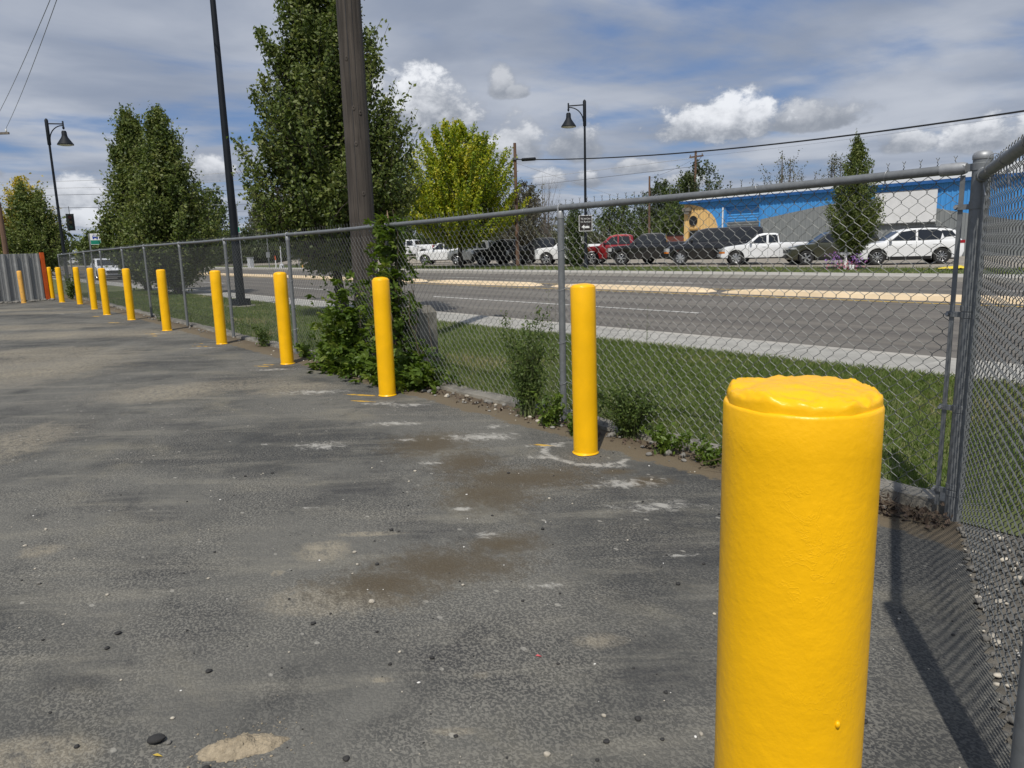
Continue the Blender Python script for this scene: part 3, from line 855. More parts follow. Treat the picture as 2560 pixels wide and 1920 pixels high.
def prism(outline, half_w, cuts_z=(), cuts_x=(), bev=.05, deform=None):
    bm = bmesh.new()
    a = [bm.verts.new((x, -half_w, z)) for x, z in outline]
    f = bm.faces.new(a)
    r = bmesh.ops.extrude_face_region(bm, geom=[f])
    nv = [e for e in r['geom'] if isinstance(e, bmesh.types.BMVert)]
    for v in nv: v.co.y = half_w
    bmesh.ops.recalc_face_normals(bm, faces=bm.faces[:])
    if bev:
        es = [e for e in bm.edges if abs(e.verts[0].co.y - e.verts[1].co.y) < 1e-6]
        bmesh.ops.bevel(bm, geom=es, offset=bev, segments=2, profile=.6, affect='EDGES', clamp_overlap=True)
    for z in cuts_z:
        bmesh.ops.bisect_plane(bm, geom=bm.verts[:] + bm.edges[:] + bm.faces[:], plane_co=(0, 0, z), plane_no=(0, 0, 1))
    for x in cuts_x:
        bmesh.ops.bisect_plane(bm, geom=bm.verts[:] + bm.edges[:] + bm.faces[:], plane_co=(x, 0, 0), plane_no=(1, 0, 0))
    for yy in (-half_w * .5, 0, half_w * .5):
        bmesh.ops.bisect_plane(bm, geom=bm.verts[:] + bm.edges[:] + bm.faces[:], plane_co=(0, yy, 0), plane_no=(0, 1, 0))
    if deform:
        for v in bm.verts: v.co = Vector(deform(*v.co))
    bmesh.ops.triangulate(bm, faces=[f for f in bm.faces if len(f.verts) > 4])
    me = bpy.data.meshes.new('body'); bm.to_mesh(me); bm.free()
    return me

_wheel_cache = {}
def wheel_meshes(r, style):
    key = (round(r, 3), style)
    if key in _wheel_cache: return _wheel_cache[key]
    w = .11; ri = r * .66
    t = MB(); t.lathe([(ri, -w), (r * .93, -w), (r * .985, -w * .8), (r, -w * .5), (r, w * .5), (r * .985, w * .8), (r * .93, w), (ri, w), (ri, -w)], 28, axis='y', cap=False)
    rim = MB(); rim.lathe([(ri, w * .9), (ri * .95, w * .98), (ri * .90, w * .8), (ri * .88, w * .3)], 28, axis='y', cap=False)
    ns = {'five': 5, 'ten': 10, 'six': 6, 'steel': 8}[style]
    for k in range(ns):
        a = 2 * math.pi * k / ns; wd = {'five': .22, 'ten': .09, 'six': .18, 'steel': .24}[style]
        c, s_ = math.cos(a), math.sin(a); c1, s1 = math.cos(a - wd), math.sin(a - wd); c2, s2 = math.cos(a + wd), math.sin(a + wd)
        ro, rh = ri * .93, ri * .2; y = w * .82
        k1 = wd * .8
        rim.add([(ro * c1, y * .95, ro * s1), (ro * c2, y * .95, ro * s2), (rh * math.cos(a + k1 * 2), y, rh * math.sin(a + k1 * 2)), (rh * math.cos(a - k1 * 2), y, rh * math.sin(a - k1 * 2)),
                 (ro * c1, y * .5, ro * s1), (ro * c2, y * .5, ro * s2), (rh * c, y * .5, rh * s_)], [(0, 1, 2, 3), (0, 3, 6, 4), (1, 5, 6, 2), (0, 4, 5, 1)])
    rim.lathe([(.001, w * .88), (ri * .26, w * .86), (ri * .28, w * .5)], 12, axis='y', cap=False)
    dk = MB(); dk.lathe([(.001, w * .2), (ri, w * .2)], 20, axis='y', cap=False)
    out = []
    for b_, m in ((t, M_rubber), (rim, M_chrome), (dk, M_black)):
        me = b_.mesh('wheel'); me.materials.append(m); me.polygons.foreach_set('use_smooth', [True] * len(me.polygons)); me.set_sharp_from_angle(angle=R(35)); out.append(me)
    _wheel_cache[key] = out
    return out

def vehicle(name, x, y, ang, spec, paint, label, cat, group=None, z=0.02, detail=True):
    """front axle stands over (x, y); ang is the direction the nose points (deg, world)"""
    S = spec; L, Wd = S['L'], S['W']; hw = Wd / 2
    e = empty(name, (0, 0, 0), R(ang), label, cat, group)
    fa = S['fa']
    e.location = (x - math.cos(R(ang)) * fa, y - math.sin(R(ang)) * fa, z)
    r, ra, xr = S['r'], S['r'] * 1.16, S['ra']; sill = S['sill']
    def nose(px):
        t = max(0, (px - (L - .75)) / .75); u = max(0, (.5 - px) / .5)
        return 1 - S.get('nose', .13) * t ** 2.2 - S.get('tailr', .06) * u ** 2
    def dfm(px, py, pz):
        k = (pz - S.get('wz', .75)) / .6
        return (px - (0.16 * (abs(py) / hw) ** 3 * max(0, (px - (L - .5)) / .5)) + .05 * (abs(py) / hw) ** 3 * max(0, (.4 - px) / .4), py * nose(px) * (1 - .045 * k * k), pz)
    def arch(xc):
        a0 = math.asin((sill - r) / ra) if abs(sill - r) < ra else 0
        return [(xc + ra * math.cos(a), r + ra * math.sin(a)) for a in np.linspace(math.pi - a0, a0, 13)]
    out = list(S['top'])
    out += [(xr - ra - .02, sill)] if False else []
    out += arch(xr) + arch(fa)
    me = prism(out, hw, [sill + .12, .55, .75, .95], [L - .5, L - .25, .25, .5], .045, dfm)
    b_ = obj('body', me, paint, e, 38)
    # cabin with tumblehome
    cb = S['cabin']; zb, zt = S['belt'], max(p[1] for p in cb); tum = S.get('tum', .15); cw = hw * S.get('cw', .965)
    def cdf(px, py, pz):
        k = max(0, (pz - zb) / (zt - zb)); s_ = 1 - tum * k
        cxx = (min(p[0] for p in cb) + max(p[0] for p in cb)) / 2
        return (px + (cxx - px) * .06 * (abs(py) / cw) ** 3, py * s_ * min(1, nose(px) + .03), pz)
    cme = prism(cb, cw, [zb + (zt - zb) * .5], [], .05, cdf)
    cabin = obj('cabin', cme, S.get('cabmat') or paint, e, 40)
    # glazing stands a few mm proud of the cabin skin
    def side_glass(poly, s_, nm='side_window'):
        g = MB(); n = len(poly); vs = []
        cxp = sum(p[0] for p in poly) / n; czp = sum(p[1] for p in poly) / n
        for (px, pz) in poly:
            q = cdf(px, s_ * cw, pz); vs.append((q[0], q[1] + s_ * .010, q[2]))
        q = cdf(cxp, s_ * cw, czp); vs.append((q[0], q[1] + s_ * .012, q[2]))
        vs += [(v[0], v[1] - s_ * .05, v[2]) for v in vs[:n]]
        fs = []
        for i in range(n):
            j = (i + 1) % n; fs.append((i, j, n)); fs.append((i, n + 1 + i, n + 1 + j, j))
        if s_ > 0: fs = [f[::-1] for f in fs]
        g.add(vs, fs); g.build(nm, M_glass, cabin, 30)
    for s_ in (-1, 1):
        for poly in S['glass']: side_glass(poly, s_)
    def cross_glass(p, q, nm, sg, fr=.86):
        g = MB(); (x0, z0), (x1, z1) = p, q
        nx, nz = (z1 - z0) * sg, -(x1 - x0) * sg; ln = math.hypot(nx, nz); nx, nz = nx / ln * .012, nz / ln * .012
        vs = []; fs = []
        for i in range(4):
            t = .07 + .86 * i / 3
            for k in range(5):
                yy = (k / 4 * 2 - 1) * fr * cw
                c = cdf(x0 + (x1 - x0) * t, yy, z0 + (z1 - z0) * t); vs.append((c[0] + nx, c[1], c[2] + nz))
        for i in range(3):
            for k in range(4): fs.append((i * 5 + k, i * 5 + k + 1, (i + 1) * 5 + k + 1, (i + 1) * 5 + k))
        if sg < 0: fs = [f[::-1] for f in fs]
        g.add(vs, fs); g.build(nm, M_glass, cabin, 60)
    cross_glass(S['ws'][0], S['ws'][1], 'windscreen', 1)
    if 'rw' in S: cross_glass(S['rw'][0], S['rw'][1], 'rear_window', -1)
    # underbody
    ub = MB(); ub.box(.35, L - .45, -hw * .82, hw * .82, sill - .06, .62); ub.build('underbody', M_black, e)
    # wheels
    tm, rm, dm = wheel_meshes(r, S.get('rim', 'five'))
    for wx in (xr, fa):
        for s_ in (-1, 1):
            w = empty('wheel', (wx, s_ * (hw - .10), r)); w.parent = e
            if s_ < 0: w.rotation_euler = (0, 0, math.pi)
            if wx == fa: w.rotation_euler.z += R(S.get('steer', 0))
            for nm, me_ in (('tyre', tm), ('rim', rm), ('brake_disc', dm)): obj(nm, me_, None, w)
    if not detail: pass
    def trim(nm, x0, x1, y0, y1, z0, z1, m, grow=1.012, sub=4):
        bm = bmesh.new(); bmesh.ops.create_cube(bm, size=1)
        for v in bm.verts: v.co = Vector(((x0 + x1) / 2 + v.co.x * (x1 - x0), (y0 + y1) / 2 + v.co.y * (y1 - y0), (z0 + z1) / 2 + v.co.z * (z1 - z0)))
        bmesh.ops.subdivide_edges(bm, edges=bm.edges[:], cuts=2, use_grid_fill=True)
        for v in bm.verts:
            c = dfm(*v.co); v.co = Vector((c[0], c[1] * grow, c[2]))
        me_ = bpy.data.meshes.new(nm); bm.to_mesh(me_); bm.free(); return obj(nm, me_, m, e, 30)
    g = S['face']
    trim('grille', L - .12, L + .012, -hw * .52, hw * .52, g['gz'][0], g['gz'][1], S.get('grillem', M_black))
    trim('lower_intake', L - .10, L + .010, -hw * .62, hw * .62, g['bz'][0], g['bz'][1], M_black)
    for s_ in (-1, 1):
        y0, y1 = sorted((s_ * hw * .56, s_ * hw * 1.0))
        trim('headlight', L - g.get('hl', .34), L + .008, y0, y1, g['hz'][0], g['hz'][1], M_lens)
        if g.get('amber'): trim('indicator', L - .22, L + .006, *sorted((s_ * hw * .62, s_ * hw)), g['hz'][0] - .10, g['hz'][0] - .01, M_amber)
        y0, y1 = sorted((s_ * hw * .66, s_ * hw * 1.0))
        trim('tail_light', -.010, g.get('tl', .22), y0, y1, g['tz'][0], g['tz'][1], M_tail)
        mz = zb + .07; mx = S['mirror']
        mm = MB(); yy = s_ * (cw + .02)
        mm.lathe([(.001, -.10), (.06, -.085), (.075, 0), (.055, .085), (.001, .1)], 10, (mx, yy + s_ * .11, mz + .06), axis='y')
        mm.box(mx - .03, mx + .03, *sorted((yy - s_ * .03, yy + s_ * .1)), mz - .02, mz + .02)
        mm.build('mirror', S.get('mirm', paint), e, 40)
        for hx in S['handles']:
            trim('door_handle', hx - .10, hx + .10, *sorted((s_ * (hw - .03), s_ * (hw + .018))), zb - .15, zb - .11, S.get('handm', paint), 1.0)
        for sx in S['seams']:
            trim('door_seam', sx - .006, sx + .006, *sorted((s_ * (hw - .02), s_ * (hw + .001))), sill + .10, zb - .01, M_black, 1.0)
        if S.get('clad'): trim('sill_cladding', xr + ra + .02, fa - ra - .02, *sorted((s_ * (hw - .06), s_ * (hw + .004))), sill - .02, sill + .11, M_black, 1.0)
        if S.get('roofrail'):
            rb = MB(); x0, x1 = S['roofrail']; q0 = cdf(x0, s_ * cw, zt - .06); q1 = cdf(x1, s_ * cw, zt - .02)
            rb.tube([(q0[0], q0[1] * .93, q0[2] + .03), (q0[0] + .1, q0[1] * .93, zt + .03), (q1[0] - .1, q1[1] * .93, zt + .035), (q1[0], q1[1] * .93, q1[2] + .0)], .015, 6); rb.build('roof_rail', M_black, e, 40)
    if 'bumper' in g:
        trim('bumper', L - .20, L + .03, -hw * .98, hw * .98, g['bumper'][0], g['bumper'][1], S.get('bumm', M_chrome))
    if S.get('bed'):
        x0, x1, zr = S['bed']
        bd = MB(); bd.box(x0 + .08, x1 - .04, -hw * .80, hw * .80, zr - .002, zr + .004); bd.build('bed_shade_sheet', M_black, e)  # black sheet paints the shade of an open bed on its flat top
    return e

SUV = dict(L=4.65, W=1.84, fa=3.70, ra=.98, r=.36, sill=.27, belt=1.06, rim='ten', clad=True, nose=.16,
    top=[(.12, .30), (.0, .55), (.02, .90), (.16, 1.10), (1.6, 1.07), (3.45, 1.05), (3.95, 1.0), (4.42, .88), (4.60, .74), (4.65, .52), (4.56, .28)][::-1],
    cabin=[(3.62, 1.0), (3.52, 1.06), (2.78, 1.56), (2.30, 1.645), (1.5, 1.655), (.62, 1.585), (.38, 1.52), (.10, 1.10), (.12, 1.0)],
    glass=[[(3.22, 1.11), (2.74, 1.50), (2.12, 1.575), (2.12, 1.10)], [(2.02, 1.10), (2.02, 1.58), (1.22, 1.575), (.92, 1.46), (1.02, 1.12)], [(.86, 1.22), (.98, 1.53), (.52, 1.50), (.32, 1.26)]],
    ws=((3.50, 1.075), (2.80, 1.55)), rw=((.13, 1.12), (.40, 1.52)), mirror=3.18, handles=(2.35, 1.28), seams=(3.3, 2.07, 1.05), roofrail=(.7, 2.5),
    face=dict(gz=(.52, .76), bz=(.34, .44), hz=(.72, .84), tz=(.93, 1.06), hl=.42, tl=.36))
CROSS = dict(SUV, L=4.62, rim='five', cw=.955,
    top=[(.12, .30), (.0, .55), (.03, .92), (.16, 1.12), (1.6, 1.07), (3.35, 1.05), (3.95, 1.01), (4.40, .91), (4.58, .74), (4.62, .50), (4.52, .28)][::-1],
    cabin=[(3.55, 1.0), (3.42, 1.06), (2.62, 1.60), (2.2, 1.665), (1.5, 1.67), (.70, 1.60), (.45, 1.54), (.12, 1.10), (.14, 1.0)],
    ws=((3.40, 1.075), (2.66, 1.58)), face=dict(gz=(.60, .78), bz=(.34, .46), hz=(.80, .88), tz=(.97, 1.09), hl=.38, tl=.30))
PICK = dict(L=5.86, W=2.02, fa=4.90, ra=1.20, r=.42, sill=.40, belt=1.24, rim='six', nose=.08, wz=.9, cw=.94, tum=.13, tailr=.02,
    top=[(.04, .52), (.0, .85), (.02, 1.33), (.10, 1.36), (2.06, 1.37), (2.16, 1.25), (4.35, 1.235), (4.7, 1.22), (5.55, 1.16), (5.76, 1.05), (5.83, .80), (5.86, .62), (5.80, .42)][::-1],
    cabin=[(4.55, 1.15), (4.45, 1.24), (3.72, 1.84), (3.3, 1.925), (2.5, 1.925), (2.18, 1.86), (2.08, 1.26), (2.08, 1.15)],
    glass=[[(4.12, 1.30), (3.64, 1.75), (3.20, 1.82), (3.20, 1.29)], [(3.10, 1.29), (3.10, 1.825), (2.42, 1.80), (2.30, 1.30)]],
    ws=((4.44, 1.25), (3.74, 1.82)), rw=((2.07, 1.30), (2.17, 1.84)), mirror=4.05, handles=(3.28, 2.35), seams=(4.18, 3.15, 2.2, 2.1), bed=(.0, 2.06, 1.37), mirm=M_black,
    face=dict(gz=(.76, 1.08), bz=(.44, .52), hz=(.86, 1.07), tz=(.95, 1.28), hl=.30, tl=.08, bumper=(.52, .70)))
PICKC = dict(PICK, grillem=M_chrome)
SPICK = dict(L=5.10, W=1.75, fa=4.20, ra=1.02, r=.38, sill=.38, belt=1.10, rim='steel', nose=.12, cw=.94, tum=.15, tailr=.02,
    top=[(.04, .48), (.0, .75), (.02, 1.12), (.08, 1.15), (1.86, 1.16), (1.96, 1.10), (3.70, 1.10), (4.0, 1.08), (4.75, .98), (4.98, .84), (5.08, .66), (5.10, .52), (5.02, .38)][::-1],
    cabin=[(3.86, 1.0), (3.74, 1.10), (3.08, 1.60), (2.75, 1.67), (2.15, 1.67), (1.98, 1.62), (1.88, 1.12), (1.88, 1.0)],
    glass=[[(3.46, 1.15), (3.03, 1.52), (2.62, 1.585), (2.62, 1.14)], [(2.50, 1.16), (2.50, 1.58), (2.12, 1.58), (2.02, 1.50), (1.98, 1.17)]],
    ws=((3.72, 1.115), (3.10, 1.59)), rw=((1.87, 1.16), (1.96, 1.60)), mirror=3.45, handles=(2.75,), seams=(3.55, 2.56, 1.95), bed=(.0, 1.86, 1.16),
    face=dict(gz=(.62, .86), bz=(.40, .50), hz=(.74, .88), tz=(.85, 1.08), hl=.22, tl=.08, amber=True, bumper=(.44, .60)), bumm=M_white)
VAN = dict(L=5.70, W=2.02, fa=4.75, ra=1.25, r=.40, sill=.36, belt=1.26, rim='steel', nose=.12, wz=.9, cw=.965, tum=.12, tailr=.03,
    top=[(.04, .45), (.0, .80), (.02, 1.20), (.06, 1.28), (2.5, 1.27), (4.25, 1.26), (4.75, 1.18), (5.35, 1.08), (5.60, .96), (5.68, .74), (5.70, .56), (5.62, .36)][::-1],
    cabin=[(4.75, 1.10), (4.55, 1.24), (3.72, 1.98), (3.30, 2.07), (1.5, 2.10), (.25, 2.08), (.10, 2.0), (.03, 1.24), (.04, 1.10)],
    glass=[[(4.18, 1.32), (3.66, 1.84), (3.18, 1.90), (3.18, 1.31)], [(3.02, 1.34), (3.02, 1.89), (1.68, 1.90), (1.68, 1.34)], [(1.58, 1.34), (1.58, 1.90), (.30, 1.90), (.22, 1.34)]],
    ws=((4.53, 1.255), (3.75, 1.96)), rw=((.035, 1.32), (.10, 1.96)), mirror=4.12, handles=(3.25, 1.65), seams=(4.25, 3.10, 1.62), mirm=M_black,
    face=dict(gz=(.70, .98), bz=(.42, .52), hz=(.78, .97), tz=(.9, 1.2), hl=.26, tl=.08, amber=True, bumper=(.50, .64)), bumm=M_black)
SEDAN = dict(L=4.60, W=1.82, fa=3.68, ra=.98, r=.32, sill=.22, belt=.92, rim='five', nose=.14,
    top=[(.10, .26), (.0, .50), (.03, .84), (.20, .95), (.9, .96), (1.6, .93), (3.2, .92), (3.6, .88), (4.30, .76), (4.54, .62), (4.60, .44), (4.50, .22)][::-1],
    cabin=[(3.42, .82), (3.30, .91), (2.50, 1.36), (2.05, 1.43), (1.55, 1.42), (1.15, 1.34), (.42, .97), (.45, .85)],
    glass=[[(3.02, .97), (2.48, 1.31), (1.98, 1.365), (1.98, .96)], [(1.88, .96), (1.88, 1.365), (1.42, 1.34), (1.0, 1.02)]],
    ws=((3.30, .925), (2.52, 1.35)), rw=((.44, .975), (1.13, 1.335)), mirror=2.98, handles=(2.15, 1.25), seams=(3.1, 1.93, .95),
    face=dict(gz=(.44, .64), bz=(.26, .34), hz=(.52, .67), tz=(.70, .85), hl=.40, tl=.25))
BOXVAN = dict(VAN, cabmat=M_white, glass=[[(4.18, 1.32), (3.66, 1.84), (3.18, 1.90), (3.18, 1.31)]])

HD = 180 + 40
def row(x, y, dh=0): return x, y, HD + dh
vehicle('parked_suv', *row(-17.45, 36.0, -2), SUV, M_white, 'white compact SUV with alloy wheels parked rightmost before the blue and grey building', 'suv', z=.02)
vehicle('parked_suv', *row(-21.1, 36.0, 2), CROSS, M_olive, 'dark olive green SUV parked between the small white pickup and the white SUV', 'suv', z=.02)
vehicle('parked_pickup', *row(-24.95, 35.6), SPICK, M_white, 'small white extended cab pickup parked right of the black van', 'pickup', 'pickups parked across the road')
vehicle('parked_van', *row(-28.7, 35.5, 1), VAN, M_blackp, 'long black van parked in front of the tan wall end', 'van')
vehicle('parked_pickup', *row(-33.3, 35.5, -1), PICK, M_blackp, 'black crew cab pickup parked between the red pickup and the black van', 'pickup', 'pickups parked across the road')
vehicle('parked_pickup', *row(-36.1, 35.6, 1), PICKC, M_red, 'red crew cab pickup parked right behind the street lamp with the arrow sign', 'pickup', 'pickups parked across the road')
vehicle('parked_pickup', *row(-40.5, 35.5), PICK, M_white, 'white pickup parked behind the nearest line post, left of the red pickup', 'pickup', 'pickups parked across the road')
vehicle('parked_pickup', *row(-43.6, 35.4), PICKC, M_blackp, 'black pickup parked behind the brown cable pole', 'pickup', 'pickups parked across the road')
vehicle('parked_pickup', *row(-48.3, 35.5, 2), PICK, M_blackp, 'black pickup parked between the silver pickup and the brown cable pole', 'pickup', 'pickups parked across the road')
vehicle('parked_pickup', *row(-51.6, 35.5, -2), PICK, M_silver, 'silver pickup parked behind the trunk of the yellow-green maple', 'pickup', 'pickups parked across the road')
vehicle('parked_pickup', *row(-56.6, 35.5), PICK, M_white, 'white pickup parked leftmost of the kerbside row, left of the maple trunk', 'pickup', 'pickups parked across the road')
vehicle('parked_pickup', -72.4, 41.2, HD - 4, PICK, M_white, 'white pickup parked higher up behind the row, left of the creeper-covered fence post', 'pickup', 'pickups parked across the road', z=.51)
vehicle('parked_van', -66.0, 29.6, HD - 8, BOXVAN, M_white, 'white van seen between the pear tree trunk and the wooden pole', 'van')
vehicle('driving_sedan', -55.2, 10.05, -2.5, SEDAN, M_white, 'white sedan driving towards the viewer in the near lane behind the bollards', 'sedan', z=-.085)
for i, (x, spec, pm, lb) in enumerate([(-248, SEDAN, M_white, 'white'), (-231, SUV, M_white, 'white'), (-214, SEDAN, M_silver, 'silver'), (-200, SUV, M_blackp, 'black'), (-188, PICK, M_white, 'white'),
                                       (-177, SEDAN, M_white, 'white'), (-165, PICK, M_white, 'white'), (-153, SUV, M_white, 'white')]):
    o = vehicle('parked_car', x, 32.5, HD - 10 + i * 3, spec, pm, ['white sedan, leftmost of the tiny far cars behind the fence', 'white SUV, second of the tiny far cars from the left', 'silver sedan among the tiny far cars behind the fence', 'black SUV among the tiny far cars behind the fence', 'white pickup right of the black SUV among the tiny far cars', 'white sedan among the tiny far cars right of the driving sedan', 'white pickup among the tiny far cars left of the speed sign', 'white SUV, rightmost of the tiny far cars, behind the speed sign'][i], 'car', 'far cars at the left behind the fence')
for x, y, spec, pm, lb in [(-128, 40, PICK, M_white, 'far white pickup glimpsed left of the tall dark light pole'), (-119.5, 41, SUV, M_white, 'far white SUV glimpsed just behind the tall dark light pole')]:
    vehicle('parked_car', x, y, HD, spec, pm, lb, 'car', 'far cars at the left behind the fence')

# ================================================================== BUILDING
def make_wallmat():
    """painted sheet wall: blue above, grey sweep below, tan quarter round at the left end"""
    m, t, b = new_mat('painted_wall_sheet')
    co = coords(t); s = tnode(t, 'ShaderNodeSeparateXYZ'); t.links.new(co, s.inputs[0])
    px, pz = X(t, s.outputs[0]), X(t, s.outputs[2])
    n = noise(t, co, .7, 4, .5)
    rampn = tnode(t, 'ShaderNodeFloatCurve')
    xs_ = [(-41, 1.9), (-37.1, 2.34), (-30, 3.34), (-28, 3.62), (-25.5, 3.85), (-23.5, 3.72), (-20.6, 2.98), (-18.95, 2.62), (-15, 1.9), (-5, .8)]
    cv = rampn.mapping.curves[0]; rampn.mapping.clip_max_y = 1; rampn.mapping.extend = 'HORIZONTAL'
    pts = [((x + 41) / 36, z / 5) for x, z in xs_]
    cv.points[0].location = pts[0]; cv.points[1].location = pts[-1]
    for p in pts[1:-1]: cv.points.new(*p)
    for p in cv.points: p.handle_type = 'AUTO_CLAMPED'
    rampn.mapping.update()
    t.links.new(((px + 41) / 36).k, rampn.inputs['Value'])
    line = X(t, rampn.outputs[0]) * 5.0
    blue_ = mixc(t, n, (.055, .27, .62), (.066, .30, .66)); grey_ = mixc(t, n, (.195, .21, .21), (.24, .252, .252))
    c = mixc(t, (pz - line).ss(-.01, .01), grey_, blue_)
    u = (px + 40.4) / 3.35; w = ((pz - 2.35).max(0.0)) / 2.05
    tan = (u * u + w * w).ss(1.01, .99)
    c = mixc(t, tan, c, mixc(t, n, (.68, .44, .17), (.74, .50, .21)))
    t.links.new(c, b.inputs['Base Color']); b.inputs['Roughness'].default_value = .5
    return m
M_wall = make_wallmat()
bld = empty('metal_building', (-24, 50.5, 0), 0, 'long blue and grey metal building with a tan rounded wall end', 'building')
BO = Vector((24, -50.5, 0))
def ribbed(x0, x1, z0f, z1f, y, pitch=.30, depth=.035, skip=()):
    mb = MB(); x = x0; prof = []
    while x < x1:
        prof += [(x, 0), (x + pitch * .62, 0), (x + pitch * .70, -depth), (x + pitch * .92, -depth)]; x += pitch
    prof = [p for p in prof if p[0] < x1] + [(x1, 0)]
    vs = []; fs = []
    for (px, d) in prof: vs += [(px, y + d, z0f(px)), (px, y + d, z1f(px))]
    for i in range(len(prof) - 1): fs.append((2 * i, 2 * i + 2, 2 * i + 3, 2 * i + 1))
    mb.add(vs, fs); return mb
def bpart(nm, mb, m, parent=bld, sm=None):
    return mb.build(nm, m, parent, sm, BO if parent is bld else None)
EV = 4.50
wl = ribbed(-40.4, -36.35, lambda x: 0, lambda x: EV, 50.5); wl2 = ribbed(-36.35, -33.25, lambda x: 3.98, lambda x: EV, 50.5); wl.add(wl2.v, wl2.f)
wl3 = ribbed(-33.25, 6, lambda x: 0, lambda x: EV + .004 * (x + 33), 50.5); wl.add(wl3.v, wl3.f)
m_ = wl.mesh('wall'); m_.materials.append(M_wall); 
wo_ = obj('front_wall', m_, None, bld); wo_.location = BO
# the wall colours are laid out in world metres
ew = MB(); ew.box(-40.38, -40.1, 50.56, 74, 0, EV); bpart('end_wall', ew, mat('tan_wall', (.70, .46, .19), .5))
bw = MB(); bw.box(-40.1, 6, 73.8, 74, 0, EV); bpart('back_wall', bw, mat('grey_wall', (.17, .18, .18), .5))
rf = MB(); rf.add([(-40.7, 50.2, EV + .05), (6, 50.2, EV + .20), (6, 62, 6.35), (-40.7, 62, 6.2), (-40.7, 74.2, EV + .05), (6, 74.2, EV + .2),
                   (-40.7, 50.2, EV + .14), (6, 50.2, EV + .29), (6, 62, 6.44), (-40.7, 62, 6.29), (-40.7, 74.2, EV + .14), (6, 74.2, EV + .29)],
                  [(6, 7, 8, 9), (9, 8, 11, 10), (0, 3, 2, 1), (3, 4, 5, 2), (6, 9, 3, 0), (9, 10, 4, 3)])
bpart('roof', rf, M_roof)
fa_ = MB(); fa_.add([(-40.7, 50.19, EV - .06), (6, 50.19, EV + .10), (6, 50.19, EV + .30), (-40.7, 50.19, EV + .15)], [(0, 1, 2, 3)]); bpart('eaves_trim', fa_, mat('blue_trim', (.018, .10, .30), .5))
# overhead door, set back, of single slats
dr = empty('overhead_door', (0, 0, 0)); dr.parent = bld
slm = MB(); slm.add([(-36.35, 50.75, 0), (-33.25, 50.75, 0), (-33.25, 50.72, .13), (-36.35, 50.72, .13), (-33.25, 50.75, .195), (-36.35, 50.75, .195)], [(0, 1, 2, 3), (3, 2, 4, 5)])
slme = slm.mesh('slat'); slme.materials.append(M_wall)
M_doorb = mat('blue_door_slat', (.058, .275, .62), .45); M_doorg = mat('grey_door_slat', (.16, .17, .17), .45)
slb = slm.mesh('slat'); slb.materials.append(M_doorb); slg = slm.mesh('slat'); slg.materials.append(M_doorg)
for k in range(20):
    o = obj('slat', slb if k * .2 > 2.6 else slg, None, dr); o.location = BO + Vector((0, 0, k * .2))
jb = MB(); jb.box(-36.42, -36.33, 50.44, 50.8, 0, 4.0); jb.box(-33.27, -33.19, 50.44, 50.8, 0, 4.0); jb.box(-36.42, -33.19, 50.52, 50.8, 3.97, 4.05)
jo = jb.build('door_frame', M_doorb, dr); jo.location = BO
pp = MB(); pp.tube([(-36.5, 50.38, 0), (-36.5, 50.38, 3.95)], .06, 8); bpart('downpipe', pp, M_signw, sm=40)
rw_ = MB(); rw_.lathe([(.40, -.03), (.40, .03), (.36, .04), (.001, .04)], 28, (-39.42, 50.44, 3.05), axis='y'); bpart('round_window', rw_, M_black, sm=30)
wn = MB(); wn.box(-39.85, -38.7, 50.38, 50.46, .9, 2.42); wno = bpart('window', wn, mat('tan_frame', (.36, .21, .06), .6))
gl_ = MB(); gl_.box(-39.72, -38.83, 50.365, 50.40, 1.02, 2.28); go_ = gl_.build('pane', M_glass, wno)
lm = MB(); lm.box(-40.35, -39.6, 50.15, 50.44, 3.84, 4.12); lm.box(-40.2, -39.7, 50.2, 50.44, 3.62, 3.84); bpart('wall_floodlight', lm, mat('floodlight_box', (.20, .18, .15), .5))
sgn = MB(); sgn.box(-24.45, -20.6, 50.28, 50.36, 2.18, 4.13)
o = tag(sgn.build('blank_sign_board', M_signw), 'large blank white board fixed high on the blue and grey wall', 'sign board')
sfr = MB(); sfr.box(-24.5, -20.55, 50.30, 50.42, 2.12, 2.17); sfr.box(-24.5, -20.55, 50.30, 50.42, 4.14, 4.19); sfr.build('frame', M_galv, o)
for sx in (-24.2, -22.9, -21.7, -20.9):
    br_ = MB(); br_.box(sx - .03, sx + .03, 50.22, 50.29, 2.22, 2.32); br_.build('bracket', M_galv, o)
# taller shed behind
sh = empty('grey_shed', (-31.4, 78, 0), 0, 'grey gabled shed roof rising behind the long blue building', 'shed')
g_ = MB(); g_.add([(-5, 0, 0), (5, 0, 0), (5, 0, 6.1), (.2, 0, 7.1), (-5, 0, 6.1), (-5, 12, 0), (5, 12, 0), (5, 12, 6.1), (.2, 12, 7.1), (-5, 12, 6.1)], [(0, 1, 2, 3, 4), (5, 9, 8, 7, 6), (1, 6, 7, 2), (0, 4, 9, 5)]); g_.build('wall', mat('shed_wall', (.22, .22, .20), .6), sh)
g_ = MB(); g_.add([(-5.3, -.3, 6.12), (.2, -.3, 7.22), (5.3, -.3, 6.12), (-5.3, 12.3, 6.12), (.2, 12.3, 7.22), (5.3, 12.3, 6.12)], [(0, 1, 4, 3), (1, 2, 5, 4)]); g_.build('roof', M_roof, sh)
